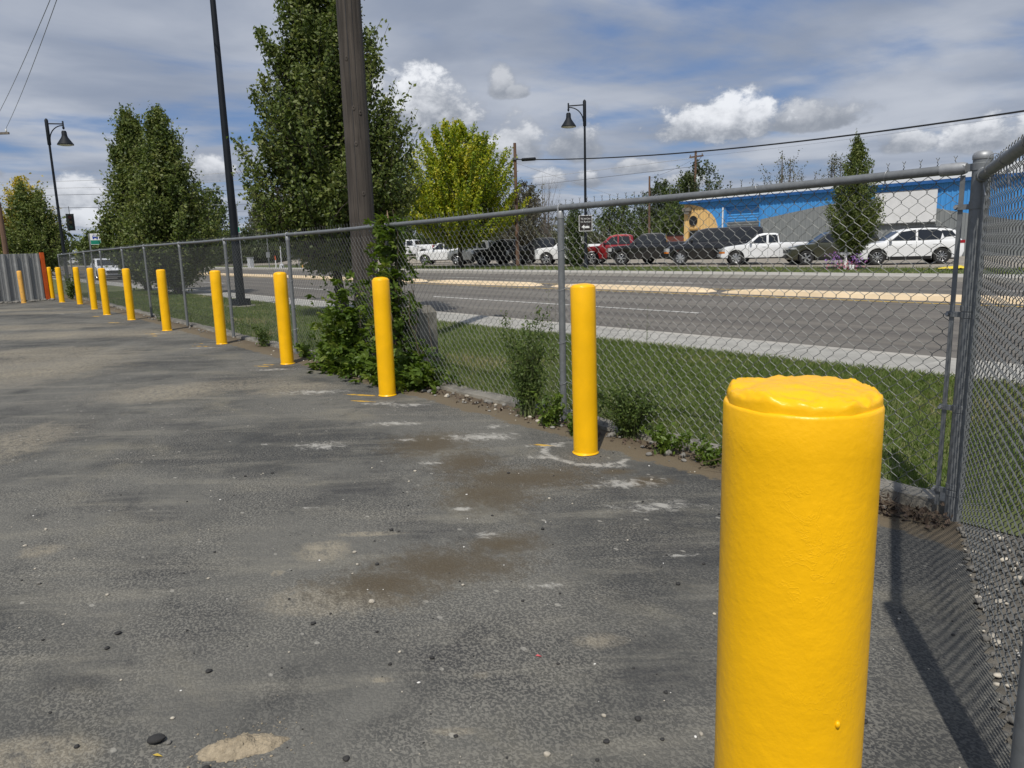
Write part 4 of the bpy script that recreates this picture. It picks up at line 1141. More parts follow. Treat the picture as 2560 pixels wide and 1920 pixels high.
# low red-brown trailer seen behind the black pickup
tr = empty('red_trailer', (-45.5, 58, 0), 0, 'low red-brown trailer seen between the black pickup and the tan wall end', 'trailer')
g_ = MB(); g_.box(-4, 4, 0, 2, .5, 2.0); g_.build('box', mat('red_brown_panel', (.16, .05, .035), .6), tr)
g_ = MB(); g_.box(-4.1, 4.1, -.05, 2.05, 2.0, 2.1); g_.build('top_rail', M_black, tr)
for wx in (-2.2, 1.6):
    for wy in (-.05, 1.85):
        g_ = MB(); g_.lathe([(.3, 0), (.38, .03), (.38, .17), (.3, .2)], 14, (wx, wy, .38), axis='y'); g_.build('wheel', M_rubber, tr, 40)
# far roadside shops at the left
for i, (x, y, w, h, cm, lb) in enumerate([(-190, 62, 26, 4.2, (.22, .03, .028), 'far low red roofed shop beyond the cars at the left'), (-228, 60, 18, 4.5, (.30, .28, .25), 'far low beige shop beyond the cars at the left')]):
    e = empty('roadside_shop', (x, y, 0), 0, lb, 'shop')
    g_ = MB(); g_.box(-w / 2, w / 2, 0, 10, 0, h * .62); g_.build('wall', mat('shop_wall%d' % i, (.36, .33, .29), .8), e)
    g_ = MB(); g_.add([(-w / 2 - .5, -.5, h * .62), (w / 2 + .5, -.5, h * .62), (w / 2 + .5, 5, h), (-w / 2 - .5, 5, h), (-w / 2 - .5, 10.5, h * .62), (w / 2 + .5, 10.5, h * .62)], [(0, 1, 2, 3), (3, 2, 5, 4), (0, 3, 4), (1, 5, 2)]); g_.build('roof', mat('shop_roof%d' % i, cm, .7), e)
    for k in range(4):
        g_ = MB(); xx = -w / 2 + 3 + k * (w - 6) / 3; g_.box(xx - 1.2, xx + 1.2, -.04, .02, .8, 2.2); g_.build('window', M_glass, e)

# ================================================================== TREES
def prof_fn(prof):
    zs = [p[0] for p in prof]; rs = [p[1] for p in prof]
    return lambda z: float(np.interp(z, zs, rs, left=0, right=0))

def tree(name, x, y, H, prof, leafm, barkm, label, trunk_r=.12, shoots=90, per=130, leaf=.085, spread=.20, seed=0, group=None, fork=1, base=0.0,
         shade=(.45, .22), updir=.9, bare=False, crown_name='crown', trunk_lean=(0, 0)):
    """trunk with limbs; leafy shoots run from the limbs out to the crown profile, so the outline is ragged and open"""
    rs = np.random.default_rng(seed + 100); rd = random.Random(seed)
    e = empty(name, (x, y, base), rd.uniform(0, 6.28), label, 'tree', group)
    pf = prof_fn(prof); z0 = prof[0][0]; ztop = prof[-1][0]; rmax = max(p[1] for p in prof)
    tb = MB()
    # leaders
    leaders = []
    for k in range(fork):
        a = 2 * math.pi * k / max(1, fork) + rd.uniform(-.3, .3); sp = 0 if fork == 1 else .22 * max(p[1] for p in prof)
        top = ztop * (1 if k == 0 else rd.uniform(.82, .97))
        pts = []
        for i in range(9):
            t = i / 8; zz = t * top
            off = sp * min(1, max(0, (zz - z0 * .6) / (ztop * .5)))
            pts.append(Vector((off * math.cos(a) + trunk_lean[0] * zz + .05 * math.sin(i * 1.9 + seed), off * math.sin(a) + trunk_lean[1] * zz + .05 * math.cos(i * 1.4 + seed), zz)))
        tb.tube(pts, [trunk_r * (1.25 if i == 0 else 1) * (1 - .93 * (i / 8) ** 1.1) for i in range(9)], 8, cap=True)
        leaders.append(pts)
    def at(pts, z):
        for p, q in zip(pts, pts[1:]):
            if p.z <= z <= q.z: return p.lerp(q, (z - p.z) / max(1e-6, q.z - p.z))
        return pts[-1]
    cen = []; shd = []; outw = []
    for k in range(shoots):
        while True:
            zt = z0 + (ztop - z0) * rd.random()
            if rd.random() * rmax < pf(zt) + .16 * rmax: break
        a = rd.uniform(0, 2 * math.pi)
        inner = rd.random() < .30
        rr = pf(zt) * (rd.uniform(.15, .7) if inner else rd.uniform(.74, 1.08))
        ld = rd.choice(leaders)
        tip = Vector((rr * math.cos(a), rr * math.sin(a), zt + rd.uniform(-.1, .25)))
        axis = at(ld, min(zt, ztop * .97)); tip += Vector((axis.x, axis.y, 0)) * .6
        zs = max(z0 * .55, zt - rr * updir * rd.uniform(.8, 1.3) - .4)
        st = at(ld, min(zs, ztop * .9))
        midp = (st + tip) * .5 + Vector((math.cos(a), math.sin(a), -.25)) * rr * .16
        pts = [st.lerp(midp, t).lerp(midp.lerp(tip, t), t) for t in np.linspace(0, 1, 6)]
        br = max(.008, trunk_r * .34 * (1 - zs / ztop * .8))
        tb.tube(pts, [br * (1 - .85 * i / 5) for i in range(6)], 4, cap=False)
        if bare or rd.random() < .3:
            for q in range(4 if bare else 2):
                i = rd.randint(2, 4); d = Vector((rd.gauss(0, 1), rd.gauss(0, 1), rd.uniform(.1, 1.2))).normalized() * rr * rd.uniform(.2, .45)
                tb.tube([pts[i], pts[i] + d * .5 + Vector((0, 0, .05)), pts[i] + d], [br * .4, br * .25, br * .08], 3, cap=False)
        n = int(per * rd.uniform(.6, 1.3))
        if n < 1: continue
        t = np.clip(rs.beta(1.7, 1.05, n), .12, 1.0)
        P = np.array([[p.x, p.y, p.z] for p in pts])
        idx = t * 5; i0 = np.minimum(idx.astype(int), 4); fr = (idx - i0)[:, None]
        c = P[i0] * (1 - fr) + P[i0 + 1] * fr
        sw = spread * (1.12 - .72 * t)[:, None] * rd.uniform(.75, 1.25)
        g = rs.normal(size=(n, 3)) * sw; g[:, 2] *= 1.15
        cen.append(c + g); o_ = np.array([math.cos(a), math.sin(a), .2]); outw.append(np.repeat(o_[None] * .5, n, 0))
        shd.append(np.clip(rs.normal(shade[0] + rd.gauss(0, shade[1] * .6), shade[1], n), 0, 1))
        if not inner and rd.random() < .35:      # a few leaves strung on a whippy shoot tip
            m = rd.randint(4, 9); d = Vector((math.cos(a) * .6, math.sin(a) * .6, 1)).normalized() * rd.uniform(.25, .6) * (spread / .2)
            tb.tube([pts[-1], pts[-1] + d], [br * .2, .003], 3, cap=False)
            tt = np.linspace(.15, 1, m)[:, None]
            cen.append(np.array(pts[-1])[None] + tt * np.array(d)[None] + rs.normal(size=(m, 3)) * leaf * .5); shd.append(np.full(m, min(1, shade[0] + .15))); outw.append(np.zeros((m, 3)))
    tb.build('trunk', barkm, e, 60)
    if cen:
        me = leaves_mesh(crown_name, np.concatenate(cen), leaf, np.concatenate(shd), .35, .62, np.concatenate(outw))
        obj(crown_name, me, leafm, e)
    return e

PEAR = [(1.15, .9), (1.6, 1.65), (2.6, 1.90), (3.4, 1.75), (4.3, 1.40), (5.2, 1.10), (6.1, .75), (7.0, .42), (7.6, .08)]
def scaled(pr, h, w):
    z = pr[-1][0]; return [(a * h / z, b * w) for a, b in pr]
tree('pear_tree', -14.3, 6.8, 7.1, [(1.75, 1.1), (2.0, 1.55), (2.7, 1.74), (3.4, 1.60), (4.3, 1.28), (5.1, 1.0), (5.9, .68), (6.6, .38), (7.1, .1)], L_pear, M_bark, 'tall dense pear tree standing right behind the wooden utility pole', .10, 430, 230, .088, .15, 3, 'pear trees on the near lawn', 2)
tree('pear_tree', -32.4, 7.1, 7.0, scaled(PEAR, 6.9, .80), L_pear, M_bark, 'left one of two pointed dark pear trees left of the tall dark light pole', .12, 360, 170, .125, .20, 5, 'pear trees on the near lawn', 1)
tree('pear_tree', -28.0, 7.1, 6.0, scaled(PEAR, 6.1, .88), L_pear, M_bark, 'right one of two pointed dark pear trees left of the tall dark light pole', .12, 360, 170, .115, .20, 6, 'pear trees on the near lawn', 1)
tree('pear_tree', -65.5, 7.1, 6.4, scaled(PEAR, 6.6, 1.30), L_pear, M_bark, 'round dark green tree behind the far left street lamp', .13, 190, 120, .19, .30, 8, 'pear trees on the near lawn', 2)
YELL = [(1.2, 1.6), (2.2, 3.2), (4.0, 3.6), (6.0, 3.1), (7.6, 1.7), (8.8, .4)]
tree('yellow_tree', -78, 4.7, 6.0, scaled(YELL, 7.0, .85), L_yel, M_bark, 'bright yellow tree at the left edge behind the dark wooden pole', .16, 190, 110, .26, .40, 9, None, 3, shade=(.6, .22))
tree('yellow_tree', -80.0, 8.2, 8.0, scaled(YELL, 8.6, .75), L_yel, M_bark, 'pale yellow tree top showing just behind the round dark tree at the far left', .14, 150, 110, .25, .36, 10, None, 3, shade=(.62, .22), updir=1.6)
MAPLE = [(2.75, 3.0), (3.2, 4.3), (4.4, 4.7), (5.6, 4.4), (6.8, 3.8), (8.0, 3.0), (9.2, 1.9), (9.9, .5)]
tree('maple_tree', -43.5, 30.0, 9.6, MAPLE, L_maple, M_bark, 'large yellow-green maple standing across the road behind the creeper-covered post', .17, 400, 230, .18, .18, 12, None, 5, shade=(.46, .24), updir=1.3)
CONE = [(.25, .55), (.8, .85), (1.8, .80), (2.8, .55), (3.6, .22), (3.8, .05)]
tree('arborvitae', -34.4, 32.4, 3.8, CONE, L_green, M_bark, 'small conical green tree beside the street lamp with the arrow sign', .06, 170, 80, .095, .12, 14, None, 1, shade=(.35, .2))
EGG = [(1.05, .55), (1.4, .95), (2.1, 1.12), (2.9, 1.05), (3.8, .75), (4.6, .38), (5.1, .15), (5.25, .05)]
tree('young_tree', -15.9, 31.0, 5.25, EGG, L_pear, M_bark, 'small egg-shaped tree in front of the blue and grey building', .06, 260, 150, .085, .12, 15, None, 1, shade=(.5, .22))
# trees further away, each its own
BIG = [(.4, 2.2), (1.5, 3.6), (4.0, 4.4), (7.0, 3.9), (9.0, 2.6), (10.4, 1.2), (11.0, .3)]
far = [ # x, y, height, width factor, leaf material, label
    (-58.5, 76, 11.0, .85, L_dkgrn, 'dark tree with a high round top left of the pole with a crossarm'),
    (-66.5, 78, 9.4, .75, L_dkgrn, 'dark tree right of the street lamp, left of the tallest background tree'),
    (-63.0, 66, 6.2, .9, L_green, 'low leafy tree behind the red pickup'),
    (-55.5, 68, 5.8, .9, L_green, 'low leafy tree between the red pickup and the tan wall end'),
    (-50.5, 70, 6.3, .7, L_dkgrn, 'dark tree touching the left end of the tan wall'),
    (-75, 62, 9.4, .75, L_brown, 'brownish half-bare tree right of the maple'),
    (-70.5, 57, 8.0, .62, L_brown, 'brown scrubby tree behind the brown cable pole'),
    (-73, 52, 4.8, .7, L_grey, 'grey-green scrub tree behind the black pickups'),
    (-85, 55, 6.4, .85, L_dkgrn, 'dark tree behind the maple crown at its left'),
    (-96, 56, 7.6, .8, L_dkgrn, 'dark tree behind the wooden pole at its right'),
    (-92, 50, 5.4, .8, L_green, 'green tree behind the white pickup parked higher up'),
    (-104, 48, 6.0, .8, L_dkgrn, 'dark tree behind the pear tree trunk'),
    (-110, 44, 5.4, .9, L_dkgrn, 'dark tree behind the two thin pale poles'),
    (-122, 46, 8.6, .8, L_grey, 'pale grey-green tall tree right of the tall dark light pole'),
    (-134, 50, 10.6, .75, L_grey, 'pale tree just left of the tall pale tree beside the dark light pole'),
    (-104, 31.5, 10.4, .72, L_green, 'fresh green tree seen left of the tall dark light pole'),
    (-117, 33, 8.5, .8, L_green, 'fresh green tree behind the right one of the two pointed pears'),
    (-140, 36, 6.4, 1.0, L_dkgrn, 'dark far tree under the two pointed pears'),
    (-155, 40, 7.0, 1.0, L_dkgrn, 'dark far tree behind the speed limit sign'),
    (-186, 31, 7.0, .72, L_green, 'small far green tree right of the hanging traffic signal'),
    (-205, 34, 6.6, .75, L_maple, 'small far yellow-green tree behind the bus stop sign'),
    (-230, 40, 6.5, .9, L_green, 'faint far tree below the hanging traffic signal'),
    (-168, 42, 8.0, .9, L_green, 'green far tree right of the bus stop sign'),
    (-80, 66, 6.6, .9, L_brown, 'brownish scrub tree behind the silver pickup'),
    (-88, 70, 7.2, 1.0, L_dkgrn, 'dark tree filling the gap left of the brownish scrub tree'),
    (-62, 58, 4.4, .8, L_grey, 'grey scrub behind the white pickup at the nearest line post'),
    (-98, 44, 4.6, .9, L_dkgrn, 'low dark tree just right of the pear tree trunk'),
    (-116, 40, 4.8, 1.0, L_dkgrn, 'low dark tree between the light pole and the thin pale poles'),
    (-128, 36, 5.0, 1.0, L_dkgrn, 'low dark tree just left of the tall dark light pole'),
    (-61.8, 77, 10.0, .85, L_green, 'tall green tree between the plain pole and the street lamp with the arrow sign'),
    (-70, 82, 7.4, 1.0, L_dkgrn, 'far dark tree right behind the street lamp with the arrow sign')]
for i, (x, y, h, w, lm_, lb) in enumerate(far):
    d = math.hypot(x, y)
    tree('background_tree', x, y, h, scaled(BIG, h, w * 1.12), lm_, M_barkg if lm_ in (L_brown, L_grey) else M_bark, lb, .16, 120, 75 if lm_ is not L_brown else 55, .0030 * d + .02, .0036 * d + .06, 30 + i, 'trees beyond the road', 3, shade=(.5, .24))
# leafless or thin trees
tree('bare_tree', -68.8, 60, 10.1, [(3, 1.2), (6, 2.2), (8.5, 2.3), (10.0, .8)], L_brown, M_barkg, 'leafless tree with fine bare twigs right of the brown cable pole', .09, 120, 0, .1, .2, 61, 'trees beyond the road', 3, bare=True, updir=1.8)
tree('bare_tree', -93, 62, 11.6, [(3, 1.0), (7, 2.0), (10, 1.8), (11.6, .4)], L_brown, M_barkg, 'leafless tree top just left of the maple', .09, 110, 0, .1, .2, 62, 'trees beyond the road', 3, bare=True, updir=1.8)
tree('thin_tree', -50.6, 82, 12.0, scaled(BIG, 11.6, .95), L_grey, M_barkg, 'thinly leaved grey tree rising behind the roof of the blue building', .2, 90, 34, .22, .5, 63, 'trees beyond the road', 4, updir=1.5)
tree('thin_tree', -45.6, 84, 10.8, scaled(BIG, 10.9, .55), L_grey, M_barkg, 'smaller pale tree behind the roof, right of the thinly leaved grey tree', .16, 60, 40, .22, .45, 64, 'trees beyond the road', 3, updir=1.5)
# far hedge line that closes the horizon
hc = []; hs_ = []
for i in range(230):
    a = rng.uniform(R(96), R(184)); d = rng.uniform(240, 330); h = rng.uniform(3, 8) * (1 + .4 * math.sin(a * 40))
    n = 34; c = np.stack([d * math.cos(a) + rng.normal(0, 4.5, n), d * math.sin(a) + rng.normal(0, 4.5, n), np.abs(rng.normal(h * .45, h * .3, n))], 1)
    hc.append(c); hs_.append(np.clip(rng.normal(.45, .2, n), 0, 1))
tag(obj('distant_wood', leaves_mesh('distant_wood', np.concatenate(hc), 2.6, np.concatenate(hs_)), L_dkgrn), 'low dark line of distant woodland along the horizon', 'wood', kind='stuff')

# ================================================================== POLES AND LAMPS
# big wooden pole close behind the fence
e = empty('utility_pole', (-8.35, 4.32, 0), 0, 'thick weathered wooden utility pole rising close behind the fence', 'utility pole')
b_ = MB(); vs = []; fs = []; n = 48; hs2 = np.linspace(-.2, 9.5, 40)
for i, z in enumerate(hs2):
    for k in range(n):
        q = 2 * math.pi * k / n
        r = (.158 - .0042 * z) * (1 + .02 * mnoise.noise((math.cos(q) * 2, math.sin(q) * 2, z * .6)))
        vs.append((r * math.cos(q), r * math.sin(q), z))
for i in range(len(hs2) - 1):
    for k in range(n): fs.append((i * n + k, i * n + (k + 1) % n, (i + 1) * n + (k + 1) % n, (i + 1) * n + k))
b_.add(vs, fs); b_.build('shaft', M_pole, e, 60)
va = math.atan2(-4.32, 8.35)
for (da, z0, z1, w, ph) in ((-.28, .6, 9.4, .008, 0), (.22, 2.6, 9.4, .006, 2), (-.62, .2, 2.6, .004, 4), (.6, .4, 1.8, .004, 5)):
    c = MB(); vs = []; fs = []; N = 40
    for i in range(N):
        t = i / (N - 1); z = z0 + (z1 - z0) * t; q = va + da + .05 * math.sin(t * 7 + ph) + .02 * math.sin(t * 29 + ph)
        r = .158 - .0042 * z + .0035; ww = w * (.25 + .75 * math.sin(math.pi * min(1, t * 1.15 + .05)) if t < .95 else .2) / r
        for s_ in (-.5, .5): vs.append((r * math.cos(q + s_ * ww), r * math.sin(q + s_ * ww), z))
    for i in range(N - 1): fs.append((2 * i, 2 * i + 1, 2 * i + 3, 2 * i + 2))
    c.add(vs, fs); c.build('drying_crack', M_black, e)
for (da, z) in ((-.12, 2.95), (-.10, 2.55), (.25, 1.98), (-.45, 3.5), (.4, 2.9)):
    c = MB(); q = va + da; r = .158 - .0042 * z
    ax = Vector((math.cos(q), math.sin(q), 0)); tx = Vector((-math.sin(q), math.cos(q), 0)); ctr = ax * (r + .001) + Vector((0, 0, z))
    vs = []; fs = []
    for ring, (rr, dep) in enumerate(((.026, 0), (.016, .006), (.007, .004), (.0, -.004))):
        for k in range(12):
            a = 2 * math.pi * k / 12; vs.append(ctr + tx * rr * math.cos(a) * .8 + Vector((0, 0, rr * 1.25 * math.sin(a))) + ax * dep)
    for ring in range(3):
        for k in range(12): fs.append((ring * 12 + k, ring * 12 + (k + 1) % 12, (ring + 1) * 12 + (k + 1) % 12, (ring + 1) * 12 + k))
    c.add(vs, fs); c.build('knot', M_pole, e, 60)

# tall dark light pole on the lawn
e = empty('light_pole', (-19.3, 6.4, 0), R(15), 'tall dark blue tapered light pole on a square base, its top out of view', 'light pole')
b_ = MB(); b_.lathe([(.115, .14), (.10, 1.5), (.085, 4), (.065, 7.5), (.055, 9.6)], 20); b_.build('shaft', M_dark, e, 40)
b_ = MB(); b_.box(-.17, .17, -.17, .17, .02, .20); b_.build('base_cover', M_dark, e)
b_ = MB(); b_.lathe([(.36, -.08), (.36, .012), (.34, .03)], 28); b_.build('footing', M_edge, e, 40)
b_ = MB(); b_.tube([(0, 0, 9.3), (-.5, .5, 9.75), (-1.3, 1.3, 9.8)], .05, 8); b_.build('arm', M_dark, e, 40)
b_ = MB(); b_.lathe([(.06, .25), (.10, .12), (.26, -.15), (.27, -.2)], 18, (-1.35, 1.35, 9.55)); b_.build('lamp_shade', M_dark, e, 40)

def street_lamp(x, y, H, rz, label, sign=False):
    e = empty('street_lamp', (x, y, 0), rz, label, 'street lamp', 'street lamps with bell shades')
    b_ = MB(); b_.lathe([(.14, 0), (.14, .25), (.10, .30), (.088, 1.2), (.072, H * .5), (.060, H - 1.3)], 16); b_.build('shaft', M_dark, e, 40)
    b_ = MB(); b_.lathe([(.085, H - 1.38), (.095, H - 1.36), (.095, H - .04), (.07, H + .02), (.03, H + .06), (.001, H + .07)], 16); b_.build('shaft_head', M_dark, e, 40)
    b_ = MB(); b_.tube([(.05, 0, H - .22), (.95, 0, H - .26)], .035, 8); pts = [(.06 + .84 * math.sin(t), 0, H - 1.1 + .75 * (1 - math.cos(t)) + .06) for t in np.linspace(0, math.pi / 2, 9)]
    pts = [(.08 + .80 * (1 - math.cos(t)), 0, H - 1.12 + .78 * math.sin(t)) for t in np.linspace(0, math.pi / 2, 10)]
    b_.tube(pts, .03, 8); b_.build('bracket', M_dark, e, 40)
    b_ = MB(); b_.lathe([(.035, 0), (.045, -.02), (.045, -.30), (.06, -.34), (.06, -.40), (.03, -.46)], 12, (.92, 0, H - .1)); b_.build('hanger', M_dark, e, 40)
    b_ = MB(); b_.lathe([(.001, -.52), (.10, -.53), (.135, -.60), (.14, -.78), (.17, -.88), (.28, -1.05), (.40, -1.22), (.43, -1.27), (.42, -1.31)], 24, (.92, 0, H - .1), cap=False); sh_ = b_.build('lamp_shade', M_dark, e, 40)
    b_ = MB(); b_.lathe([(.41, -1.30), (.30, -1.34), (.001, -1.36)], 20, (.92, 0, H - .1)); b_.build('lens', mat('frosted_lens', (.55, .56, .5), .4), sh_, 40)
    return e
street_lamp(-50.7, 6.85, 9.15, R(51.8), 'dark street lamp with a bell shade at the far left, its arm pointing right')
LR = street_lamp(-32.0, 31.0, 9.4, R(231.8), 'dark street lamp with a bell shade across the road, its arm pointing left')

def text_obj(body, size, loc, rot, m, parent, name='lettering', sx=1.0):
    cu_ = bpy.data.curves.new(name, 'FONT'); cu_.body = body; cu_.size = size; cu_.align_x = 'CENTER'; cu_.align_y = 'CENTER'; cu_.extrude = .001; cu_.resolution_u = 2
    to = bpy.data.objects.new(name, cu_); COL.objects.link(to)
    dg = bpy.context.evaluated_depsgraph_get(); me = bpy.data.meshes.new_from_object(to.evaluated_get(dg)); bpy.data.objects.remove(to); bpy.data.curves.remove(cu_)
    me.materials.clear()
    o = obj(name, me, m, parent); o.location = loc; o.rotation_euler = rot; o.scale = (sx, 1, 1)
    return o
def plate(w, h, t=.004, rad=.04):
    b_ = MB(); pts = []
    for (cx_, cz_, a0) in ((w / 2 - rad, h / 2 - rad, 0), (-w / 2 + rad, h / 2 - rad, 90), (-w / 2 + rad, -h / 2 + rad, 180), (w / 2 - rad, -h / 2 + rad, 270)):
        for k in range(4): a = R(a0 + 30 * k); pts.append((cx_ + rad * math.cos(a), cz_ + rad * math.sin(a)))
    n = len(pts); b_.add([(x, -t, z) for x, z in pts] + [(x, t, z) for x, z in pts], [tuple(range(n))[::-1], tuple(range(n, 2 * n))] + [(i, (i + 1) % n, n + (i + 1) % n, n + i) for i in range(n)])
    return b_
# brown arrow sign strapped to the right street lamp (faces the camera side of the road)
fz = R(50)
e = empty('arrow_sign', (-32.0 + .10, 31.0 - .10, 2.58), fz + R(-6), 'dark brown sign with white border and left arrow on the street lamp', 'sign')
plate(.78, .92).build('border', M_signw, e)
o = plate(.72, .86, .006, .03).build('panel', M_signb, e)
text_obj('Nehani Jnn', .150, (0, -.008, .26), (R(90), 0, 0), M_signw, e, 'lettering', .82); text_obj('Air Aeadter', .150, (0, -.008, .08), (R(90), 0, 0), M_signw, e, 'lettering', .82)
b_ = MB(); b_.add([(-.24, -.009, -.22), (-.08, -.009, -.08), (-.08, -.009, -.16), (.22, -.009, -.16), (.22, -.009, -.28), (-.08, -.009, -.28), (-.08, -.009, -.36)], [(0, 1, 2, 3, 4, 5, 6)]); b_.build('arrow', M_signw, e)

# speed limit sign
e = empty('speed_limit_sign', (-120.6, 25.4, 0), R(74), 'white speed limit 45 sign seen far off through the mesh', 'sign')
b_ = MB(); b_.box(-.03, .03, .01, .05, 0, 2.1); b_.build('post', M_galv, e)
o = plate(.78, .96, .006, .05).build('panel', M_signw, e); o.location = (0, 0, 1.70)
text_obj('SPEED', .19, (0, -.012, 2.06), (R(90), 0, 0), M_black, e); text_obj('LIMIT', .19, (0, -.012, 1.88), (R(90), 0, 0), M_black, e); text_obj('45', .52, (0, -.012, 1.52), (R(90), 0, 0), M_black, e)
# bus stop sign
e = empty('bus_stop_sign', (-48.2, 8.15, 0), R(72), 'white and green bus stop sign on a grey post beyond the fence', 'sign')
b_ = MB(); b_.box(-.34, -.27, -.03, .03, 0, 2.75); b_.build('post', M_galv, e)
o = plate(.52, .62, .006, .02).build('panel', M_signw, e); o.location = (.0, -.04, 2.42)
b_ = MB(); b_.add([(-.25, -.048, 2.13), (.25, -.048, 2.13), (.25, -.048, 2.36), (-.25, -.048, 2.36)], [(0, 1, 2, 3)]); b_.build('green_band', M_green, e)
b_ = MB(); b_.add([(-.14, -.048, 2.46), (.14, -.048, 2.46), (.14, -.048, 2.56), (.10, -.048, 2.66), (-.10, -.048, 2.66), (-.14, -.048, 2.56)], [(0, 1, 2, 3, 4, 5)])
b_.add([(-.13, -.049, 2.41), (-.06, -.049, 2.41), (-.06, -.049, 2.46), (-.13, -.049, 2.46)], [(0, 1, 2, 3)]); b_.add([(.06, -.049, 2.41), (.13, -.049, 2.41), (.13, -.049, 2.46), (.06, -.049, 2.46)], [(0, 1, 2, 3)]); b_.build('bus_symbol', M_blue2, e)
b_ = MB(); b_.add([(-.09, -.050, 2.56), (.09, -.050, 2.56), (.07, -.050, 2.63), (-.07, -.050, 2.63)], [(0, 1, 2, 3)]); b_.build('bus_window', M_signw, e)
# green hung sign behind the tall pole, on its own thin post
e = empty('green_sign', (-77.2, 26.0, 0), R(68), 'small green sign with white edge right of the tall dark light pole', 'sign')
b_ = MB(); b_.tube([(.1, .04, 0), (.0, .04, 6.4)], .05, 8); b_.build('post', M_galv, e, 40)
o = plate(.56, .60, .006, .02).build('border', M_signw, e); o.location = (-.1, -.03, 3.85)
o = plate(.49, .53, .008, .02).build('panel', M_green, e); o.location = (-.1, -.03, 3.85)
b_ = MB(); b_.add([(-.30, -.04, 3.72), (-.16, -.04, 3.72), (-.16, -.04, 3.84), (-.30, -.04, 3.84)], [(0, 1, 2, 3)]); b_.build('white_mark', M_signw, e)
# hanging traffic signal with its span wire
e = empty('traffic_signal', (-64.5, 9.4, 3.45), R(80), 'dark traffic signal hanging on a span wire right of the far left street lamp', 'traffic light')
b_ = MB(); b_.box(-.26, .26, -.02, .02, 0, 1.22); b_.build('backplate', M_black, e)
b_ = MB(); b_.box(-.17, .17, -.14, .10, .06, 1.16); b_.build('housing', mat('signal_green_black', (.012, .02, .016), .5), e)
for k, cm in enumerate(((.02, .10, .06), (.12, .08, .02), (.12, .015, .012))):
    c = MB(); c.lathe([(.13, -.16), (.12, -.15), (.001, -.145)], 16, (0, 0, .25 + k * .36), axis='y'); c.build('lens', mat('signal_lens%d' % k, cm, .3), e, 40)
    c = MB(); c.lathe([(.14, -.30), (.15, -.14)], 16, (0, 0, .25 + k * .36), axis='y', cap=False); c.build('visor', M_black, e, 40)
b_ = MB(); b_.tube([(0, 0, 1.2), (0, 0, 1.75)], .02, 6); b_.build('hanger', M_black, e)

def simple_pole(name, x, y, h, r, m, label, cat='pole', group=None, extra=None, lean=0):
    e = empty(name, (x, y, 0), 0, label, cat, group); e.rotation_euler = (0, lean, 0)
    b_ = MB(); b_.lathe([(r, -.1), (r * .72, h)], 12); b_.build('shaft', m, e, 40)
    if extra: extra(e, h)
    return e
def cable_hw(e, h):
    b_ = MB(); b_.tube([(-.17, -.1, h - 2.9), (-.17, -.1, h - 1.9)], .03, 6); b_.build('cable_guard', M_galv, e)
    b_ = MB(); b_.box(-.1, .16, -.16, .16, h - 1.12, h - .98); b_.build('clamp', M_galv, e)
simple_pole('cable_pole', -40.9, 33.0, 8.3, .14, M_polebr, 'brown wooden pole carrying the heavy black cable', 'utility pole', 'wooden poles beyond the road', cable_hw)
def xarm(e, h):
    b_ = MB(); b_.box(-.9, 1.1, -.07, .07, h - .75, h - .58); b_.build('crossarm', M_polebr, e)
    for k in (-.8, .1, .95):
        c = MB(); c.lathe([(.03, 0), (.07, .06), (.07, .16), (.03, .22)], 10, (k, 0, h - .58)); c.build('insulator', M_stoneg, e, 40)
    c = MB(); c.lathe([(.22, 0), (.24, .05), (.24, .75), (.18, .85)], 16, (.45, -.1, h - 3.9)); c.build('transformer', mat('transformer_grey', (.42, .45, .46), .5), e, 40)
    c = MB(); c.tube([(-.02, 0, h - 1.6), (.9, 0, h - .7)], .03, 5); c.build('brace', M_galv, e)
simple_pole('crossarm_pole', -58.4, 75, 12.1, .19, M_polebr, 'wooden pole with crossarm and transformer rising from the dark trees', 'utility pole', 'wooden poles beyond the road', xarm)
simple_pole('plain_pole', -52.5, 60, 8.1, .13, M_polebr, 'plain thin wooden pole left of the pole with a crossarm', 'utility pole', 'wooden poles beyond the road')
simple_pole('leaning_pole', -51.6, 4.1, 4.6, .16, M_polebr, 'short dark wooden pole at the left edge behind the metal fence', 'utility pole', 'wooden poles beyond the road', None, -.03)
e = empty('crossarm_pole', (-57.2, 4.5, 0), R(50), 'wooden crossarm at the left edge carrying two wires', 'utility pole', 'wooden poles beyond the road')
b_ = MB(); b_.lathe([(.17, -.1), (.12, 10.2)], 12, (-1.6, 0, 0)); b_.build('shaft', M_polebr, e, 40)
b_ = MB(); b_.box(-2.9, 1.35, -.06, .06, 9.0, 9.13); b_.build('crossarm', M_barkg, e)
for k in (-2.7, .2, 1.2):
    c = MB(); c.lathe([(.02, 0), (.05, .05), (.06, .12), (.03, .2)], 10, (k, 0, 9.13)); c.build('insulator', M_signw, e, 40)
simple_pole('pale_pole', -67.2, 26.3, 6.5, .06, M_line, 'thin white pole with a round foot behind the third nearest bollard', 'pole', 'thin pale poles across the road',
            lambda e, h: (MB().lathe([(.22, 0), (.22, .3), (.08, .42)], 14).build('foot', M_line, e, 40), MB().box(-.04, .5, -.04, .04, h - .1, h).build('arm', M_line, e)))
simple_pole('pale_pole', -71.1, 26.6, 6.2, .055, M_galv, 'thin grey pole left of the thin white pole', 'pole', 'thin pale poles across the road',
            lambda e, h: MB().box(-.25, .05, -.12, .12, 1.0, 1.5).build('meter_box', M_galvl, e))
e = empty('utility_cabinet', (-76.2, 26.6, 0), R(10), 'small pale utility cabinet right of the tall dark light pole foot', 'cabinet')
